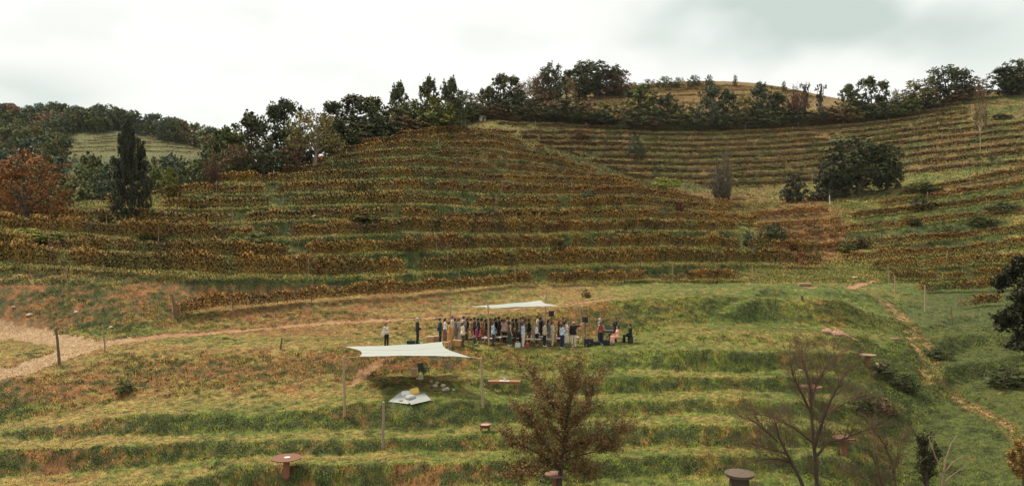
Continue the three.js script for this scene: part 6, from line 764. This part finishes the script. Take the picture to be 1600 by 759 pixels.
const people = [
  [603.5, 50.9, 1.62, 'f', 'clasp', 70, 'long_hair', 'hairdark', 'blouse', 'cream', 'trousers', 'black', 'black', 'woman standing alone with long dark hair, cream top and black trousers'],
  [652, 51.4, 1.82, 'm', 'clasp', 85, 'short_hair', 'silver', 'jacket', 'suit', 'trousers', 'suit', 'black', 'fair-haired man in black suit standing apart beside the amplifier case', 2],
  [687.5, 51.6, 1.78, 'm', 'behind', 105, 'short_hair', 'hairdark', 'jacket', 'petrol', 'trousers', 'navy', 'black', 'man in dark teal-navy suit holding papers behind his back'],
  [695, 54.2, 1.62, 'f', 'stand', 80, 'long_hair', 'auburn', 'sleeveless', 'rust', 'long_skirt', 'rust', 'brown', 'rust-dressed woman half hidden behind the dark teal-navy suit'],
  [695.5, 52.2, 1.62, 'f', 'stand', 110, 'bob', 'hairdark', 'blouse', 'white', 'trousers', 'grey', 'black', 'dark-haired woman in white between the navy suit and the mustard dress'],
  [702, 51.0, 1.68, 'f', 'clasp', 120, 'bun', 'hairdark', 'blouse', 'mustard', 'long_skirt', 'mustard', 'brown', 'woman in long mustard-orange dress with dark hair tied up'],
  [707, 54, 1.80, 'm', 'stand', 75, 'short_hair', 'hairbrown', 'shirt', 'cream', 'trousers', 'beige', 'brown', 'tall man in cream shirt behind the mustard dress'],
  [711.5, 52.6, 1.66, 'f', 'clasp', 90, 'bob', 'hairdark', 'blouse', 'taupe', 'knee_skirt', 'taupe', 'black', 'woman in grey-brown dress just behind the long orange crate'],
  [717, 52.8, 1.68, 'f', 'stand', 100, 'long_hair', 'auburn', 'blouse', 'lilac', 'long_skirt', 'beige', 'brown', 'woman with long auburn hair and pale lilac top'],
  [723, 50.9, 1.64, 'f', 'clasp', 115, 'long_hair', 'hairbrown', 'jacket', 'cream', 'trousers', 'brown', 'brown', 'woman in cream sweater and brown trousers before the long crate'],
  [724.5, 54.8, 1.80, 'm', 'clasp', 85, 'short_hair', 'hairdark', 'jacket', 'lilac', 'trousers', 'grey', 'black', 'man in lilac-grey suit standing behind the cream sweater'],
  [730.5, 54.3, 1.70, 'f', 'stand', 95, 'long_hair', 'hairdark', 'blouse', 'black', 'long_skirt', 'black', 'black', 'woman in black dress right of the lilac-grey suit'],
  [736, 54.9, 1.70, 'f', 'stand', 85, 'bun', 'hairdark', 'sleeveless', 'yellow', 'trousers', 'black', 'black', 'woman in sleeveless yellowish top and black trousers'],
  [741, 54.3, 1.74, 'm', 'clasp', 95, 'short_hair', 'hairdark', 'shirt', 'plum', 'trousers', 'black', 'black', 'man in dark plum shirt right of the yellowish top', 1],
  [747, 54.0, 1.66, 'f', 'clasp', 100, 'bob', 'hairdark', 'jacket', 'navy', 'trousers', 'navy', 'black', 'woman in navy with dark bob left of the orange dress'],
  [753, 54.4, 1.70, 'f', 'stand', 110, 'long_hair', 'hairdark', 'sleeveless', 'orange', 'long_skirt', 'orange', 'brown', 'woman in bright orange sleeveless dress left of the pale front pole'],
  [734, 51.4, 1.52, 'f', 'sit', 70, 'long_hair', 'auburn', 'blouse', 'yellow', 'trousers', 'olive', 'white', 'seated guest in yellow-brown jacket with white sneakers'],
  [744.5, 52.2, 1.55, 'f', 'sit', 80, 'bob', 'hairdark', 'blouse', 'magenta', 'knee_skirt', 'magenta', 'white', 'seated woman in magenta patterned dress'],
  [759.5, 53.8, 1.64, 'f', 'clasp', 90, 'long_hair', 'hairdark', 'blouse', 'black', 'knee_skirt', 'plum', 'black', 'woman in black just left of the pale front pole'],
  [766, 54.6, 1.70, 'f', 'stand', 100, 'long_hair', 'auburn', 'blouse', 'brown', 'long_skirt', 'maroon', 'brown', 'auburn-haired woman directly behind the pale front pole'],
  [770.5, 51.0, 1.64, 'f', 'clasp', 110, 'long_hair', 'hairbrown', 'jacket', 'denim', 'trousers', 'navy', 'navy', 'woman in pale denim jacket and navy trousers right of the front pole'],
  [779.5, 54.3, 1.84, 'm', 'clasp', 95, 'short_hair', 'hairdark', 'jacket', 'black', 'trousers', 'black', 'black', 'tall man in black suit behind the pale denim jacket', 1],
  [774.5, 54.5, 1.72, 'f', 'stand', 90, 'long_hair', 'hairdark', 'blouse', 'black', 'long_skirt', 'black', 'black', 'woman with long dark hair left of the tall black suit'],
  [785, 54.4, 1.68, 'f', 'stand', 100, 'long_hair', 'hairdark', 'jacket', 'white', 'trousers', 'black', 'black', 'woman in white jacket right of the tall black suit'],
  [788.5, 52.0, 1.66, 'f', 'clasp', 120, 'long_hair', 'auburn', 'jacket', 'rose', 'trousers', 'black', 'black', 'woman in dusty pink blazer with long auburn hair'],
  [793.5, 55.0, 1.84, 'm', 'clasp', 90, 'short_hair', 'hairdark', 'jacket', 'grey', 'trousers', 'grey', 'black', 'tall man in grey suit behind the dusty pink blazer'],
  [796, 51.0, 1.66, 'f', 'stand', 115, 'bob', 'hairdark', 'sleeveless', 'olive', 'trousers', 'green', 'white', 'woman in dark green jumpsuit with white shoes'],
  [801.5, 54.3, 1.68, 'f', 'clasp', 90, 'bob', 'hairdark', 'jacket', 'olive', 'trousers', 'black', 'black', 'woman in olive jacket right of the tall grey suit'],
  [807.5, 54.0, 1.70, 'f', 'stand', 95, 'long_hair', 'hairdark', 'blouse', 'brown', 'long_skirt', 'brown', 'brown', 'woman in dark brown dress with very long hair'],
  [814, 55.0, 1.82, 'm', 'clasp', 85, 'short_hair', 'hairbrown', 'jacket', 'bluegrey', 'trousers', 'bluegrey', 'black', 'tall man in blue-grey suit behind the pale blue shirt'],
  [817.5, 55.5, 1.84, 'm', 'stand', 95, 'short_hair', 'hairbrown', 'shirt', 'taupe', 'trousers', 'grey', 'brown', 'man in tan shirt just right of the blue-grey suit', 1],
  [803.5, 51.9, 1.6, 'f', 'sit', 60, 'short_hair', 'hairbrown', 'jacket', 'brown', 'trousers', 'brown', 'brown', 'seated guest in brown jacket right of the green jumpsuit', 2],
  [810, 51.6, 1.5, 'm', 'sit', 65, 'short_hair', 'hairbrown', 'jacket', 'suit', 'trousers', 'black', 'black', 'seated boy in dark jacket over white shirt', 2],
  [817.3, 51.0, 1.66, 'f', 'clasp', 110, 'bun', 'hairbrown', 'shirt', 'paleblue', 'trousers', 'cream', 'sand', 'woman in pale blue shirt and wide cream trousers'],
  [821.5, 54.4, 1.70, 'f', 'stand', 90, 'long_hair', 'auburn', 'blouse', 'rose', 'knee_skirt', 'black', 'black', 'auburn-haired woman in pinkish top and dark skirt'],
  [827, 54.2, 1.70, 'f', 'clasp', 95, 'bob', 'auburn', 'jacket', 'black', 'trousers', 'plum', 'black', 'woman in black jacket carrying a turquoise bag'],
  [838.5, 51.6, 1.52, 'f', 'clasp', 100, 'bob', 'blonde', 'shirt', 'white', 'trousers', 'black', 'white', 'blonde girl in white shirt and black trousers', 2],
  [834, 52.6, 1.5, 'f', 'stand', 90, 'long_hair', 'blonde', 'blouse', 'rose', 'knee_skirt', 'beige', 'brown', 'blonde child half hidden left of the girl in white shirt', 2],
  [840.5, 55.6, 1.82, 'm', 'stand', 95, 'short_hair', 'hairdark', 'shirt', 'white', 'trousers', 'black', 'black', 'man in white shirt at the back, left of two black suits'],
  [845, 55.0, 1.82, 'm', 'clasp', 95, 'short_hair', 'hairdark', 'jacket', 'suit', 'trousers', 'suit', 'black', 'man in black suit, left of the grey-haired one at the back'],
  [849, 54.8, 1.78, 'm', 'clasp', 90, 'bald_fringe', 'silver', 'jacket', 'navy', 'trousers', 'navy', 'black', 'balding grey-haired man in dark suit at the back', 2],
  [851, 51.1, 1.70, 'f', 'clasp', 105, 'long_hair', 'hairbrown', 'jacket', 'beige', 'trousers', 'black', 'white', 'woman in long beige blazer and wide black trousers'],
  [857, 53.4, 1.68, 'f', 'clasp', 100, 'bob', 'hairdark', 'jacket', 'grey', 'trousers', 'grey', 'black', 'person in grey suit between the two beige jackets'],
  [863.5, 51.4, 1.72, 'm', 'clasp', 105, 'short_hair', 'hairbrown', 'jacket', 'sand', 'trousers', 'sand', 'brown', 'man in full beige suit near the right of the front row'],
  [878.5, 50.9, 1.72, 'f', 'stand', 115, 'long_hair', 'hairbrown', 'shirt', 'paleblue', 'trousers', 'navy', 'white', 'woman in pale blue shirt, navy trousers and white sneakers'],
  [885, 52.8, 1.68, 'f', 'clasp', 80, 'bob', 'hairdark', 'sleeveless', 'white', 'long_skirt', 'white', 'white', 'woman in long white dress at the right end of the guests'],
  [881, 54.6, 1.82, 'm', 'clasp', 85, 'short_hair', 'hairdark', 'jacket', 'suit', 'trousers', 'black', 'black', 'dark-haired man in dark suit beside the long white dress'],
  [874.5, 52.8, 1.66, 'f', 'stand', 95, 'long_hair', 'auburn', 'blouse', 'maroon', 'long_skirt', 'maroon', 'brown', 'woman in dark red dress behind the navy trousers'],
  [896.5, 51.4, 1.74, 'm', 'raise', 195, 'bald_fringe', 'hairbrown', 'jacket', 'black', 'trousers', 'cream', 'white', 'man in black jacket and pale trousers gripping the leaning pole', 2],
  [937.5, 53.4, 1.80, 'm', 'stand', 250, 'bald_fringe', 'silver', 'shirt', 'lilac', 'trousers', 'black', 'black', 'bald musician in white-lilac shirt behind the rust top', 2],
  [939.5, 51.6, 1.66, 'f', 'clasp', 170, 'long_hair', 'auburn', 'sleeveless', 'rust', 'trousers', 'navy', 'white', 'woman in rust top and wide navy trousers facing the band'],
  [962, 52.8, 1.80, 'm', 'guitar', 290, 'short_hair', 'hairbrown', 'jacket', 'black', 'trousers', 'black', 'black', 'guitarist in black standing behind the seated woman in pink', 1],
  [965.5, 51.5, 1.68, 'f', 'play', 275, 'long_hair', 'hairdark', 'sleeveless', 'pink', 'long_skirt', 'pink', 'sand', 'seated musician in long pink dress with dark hair'],
  [985, 51.5, 1.76, 'm', 'sit', 262, 'short_hair', 'hairdark', 'jacket', 'black', 'trousers', 'black', 'black', 'man in black suit seated on the box stool at far right'],
].map(person);
{ // what the people hold
  const of = (w) => people.find((p) => p.userData.label.includes(w)), hold = (p, x, y, z) => new THREE.Vector3(x, y, z).multiply(p.scale).applyEuler(p.rotation).add(p.position);
  const g = of('guitarist'), t = thing('guitar', 'wooden guitar held by the guitarist in black', 'guitar', hold(g, 0.05, 1.12, 0.24).toArray(), g.rotation.y); t.rotation.order = 'YXZ'; t.rotation.z = 0.5; const s = new THREE.Shape(); s.absellipse(0, 0, 0.17, 0.16, 0, 6.2832); const s2 = new THREE.Shape(); s2.absellipse(0.22, 0, 0.13, 0.125, 0, 6.2832); const ex = { depth: 0.07, bevelEnabled: true, bevelSize: 0.01, bevelThickness: 0.01, bevelSegments: 1, curveSegments: 18 }; part('sound_box', mergeGeometries([new THREE.ExtrudeGeometry(s, ex), new THREE.ExtrudeGeometry(s2, { ...ex, depth: 0.066 })].map((q) => { q.clearGroups(); return q; })), woodOrange, t); part('neck', box(0.45, 0.05, 0.03, 0.55, 0, 0.06), woodDark, t); part('headstock', box(0.15, 0.08, 0.025, 0.84, 0, 0.055), woodDark, t);
  const a = of('fair-haired'), b = of('teal-navy suit holding'); tag(part('paper_sheet', box(0.2, 0.28, 0.006, 0, 0, 0, 0, -0.7), white, scene), 'white paper sheet held by the fair-haired man', 'paper').position.copy(hold(a, 0, 1.02, 0.3)); scene.children.at(-1).rotation.y = a.rotation.y; tag(part('paper_sheet', box(0.2, 0.28, 0.006, 0, 0, 0, 0, 0, 0.6), white, scene), 'white paper sheet held behind the back of the teal-navy suit', 'paper').position.copy(hold(b, -0.05, 0.9, -0.24)); scene.children.at(-1).rotation.y = b.rotation.y;
  const c = of('turquoise'), bg = thing('handbag', 'turquoise handbag carried by the woman in black jacket', 'handbag', hold(c, 0.08, 0.72, 0.22).toArray(), c.rotation.y); part('body', box(0.32, 0.22, 0.1, 0, 0, 0), cloth('teal'), bg); part('strap', new THREE.TorusGeometry(0.1, 0.01, 5, 14, Math.PI).translate(0, 0.11, 0), cloth('teal'), bg);
  const w = of('standing alone'), wb = thing('handbag', 'white handbag carried by the woman standing alone', 'handbag', hold(w, -0.22, 0.98, -0.1).toArray(), w.rotation.y); part('body', box(0.1, 0.24, 0.3, 0, 0, 0), white, wb); part('strap', new THREE.TorusGeometry(0.12, 0.01, 5, 14, Math.PI).rotateY(1.57).translate(0, 0.12, 0), cream, wb);
}

renderer.render(scene, camera);
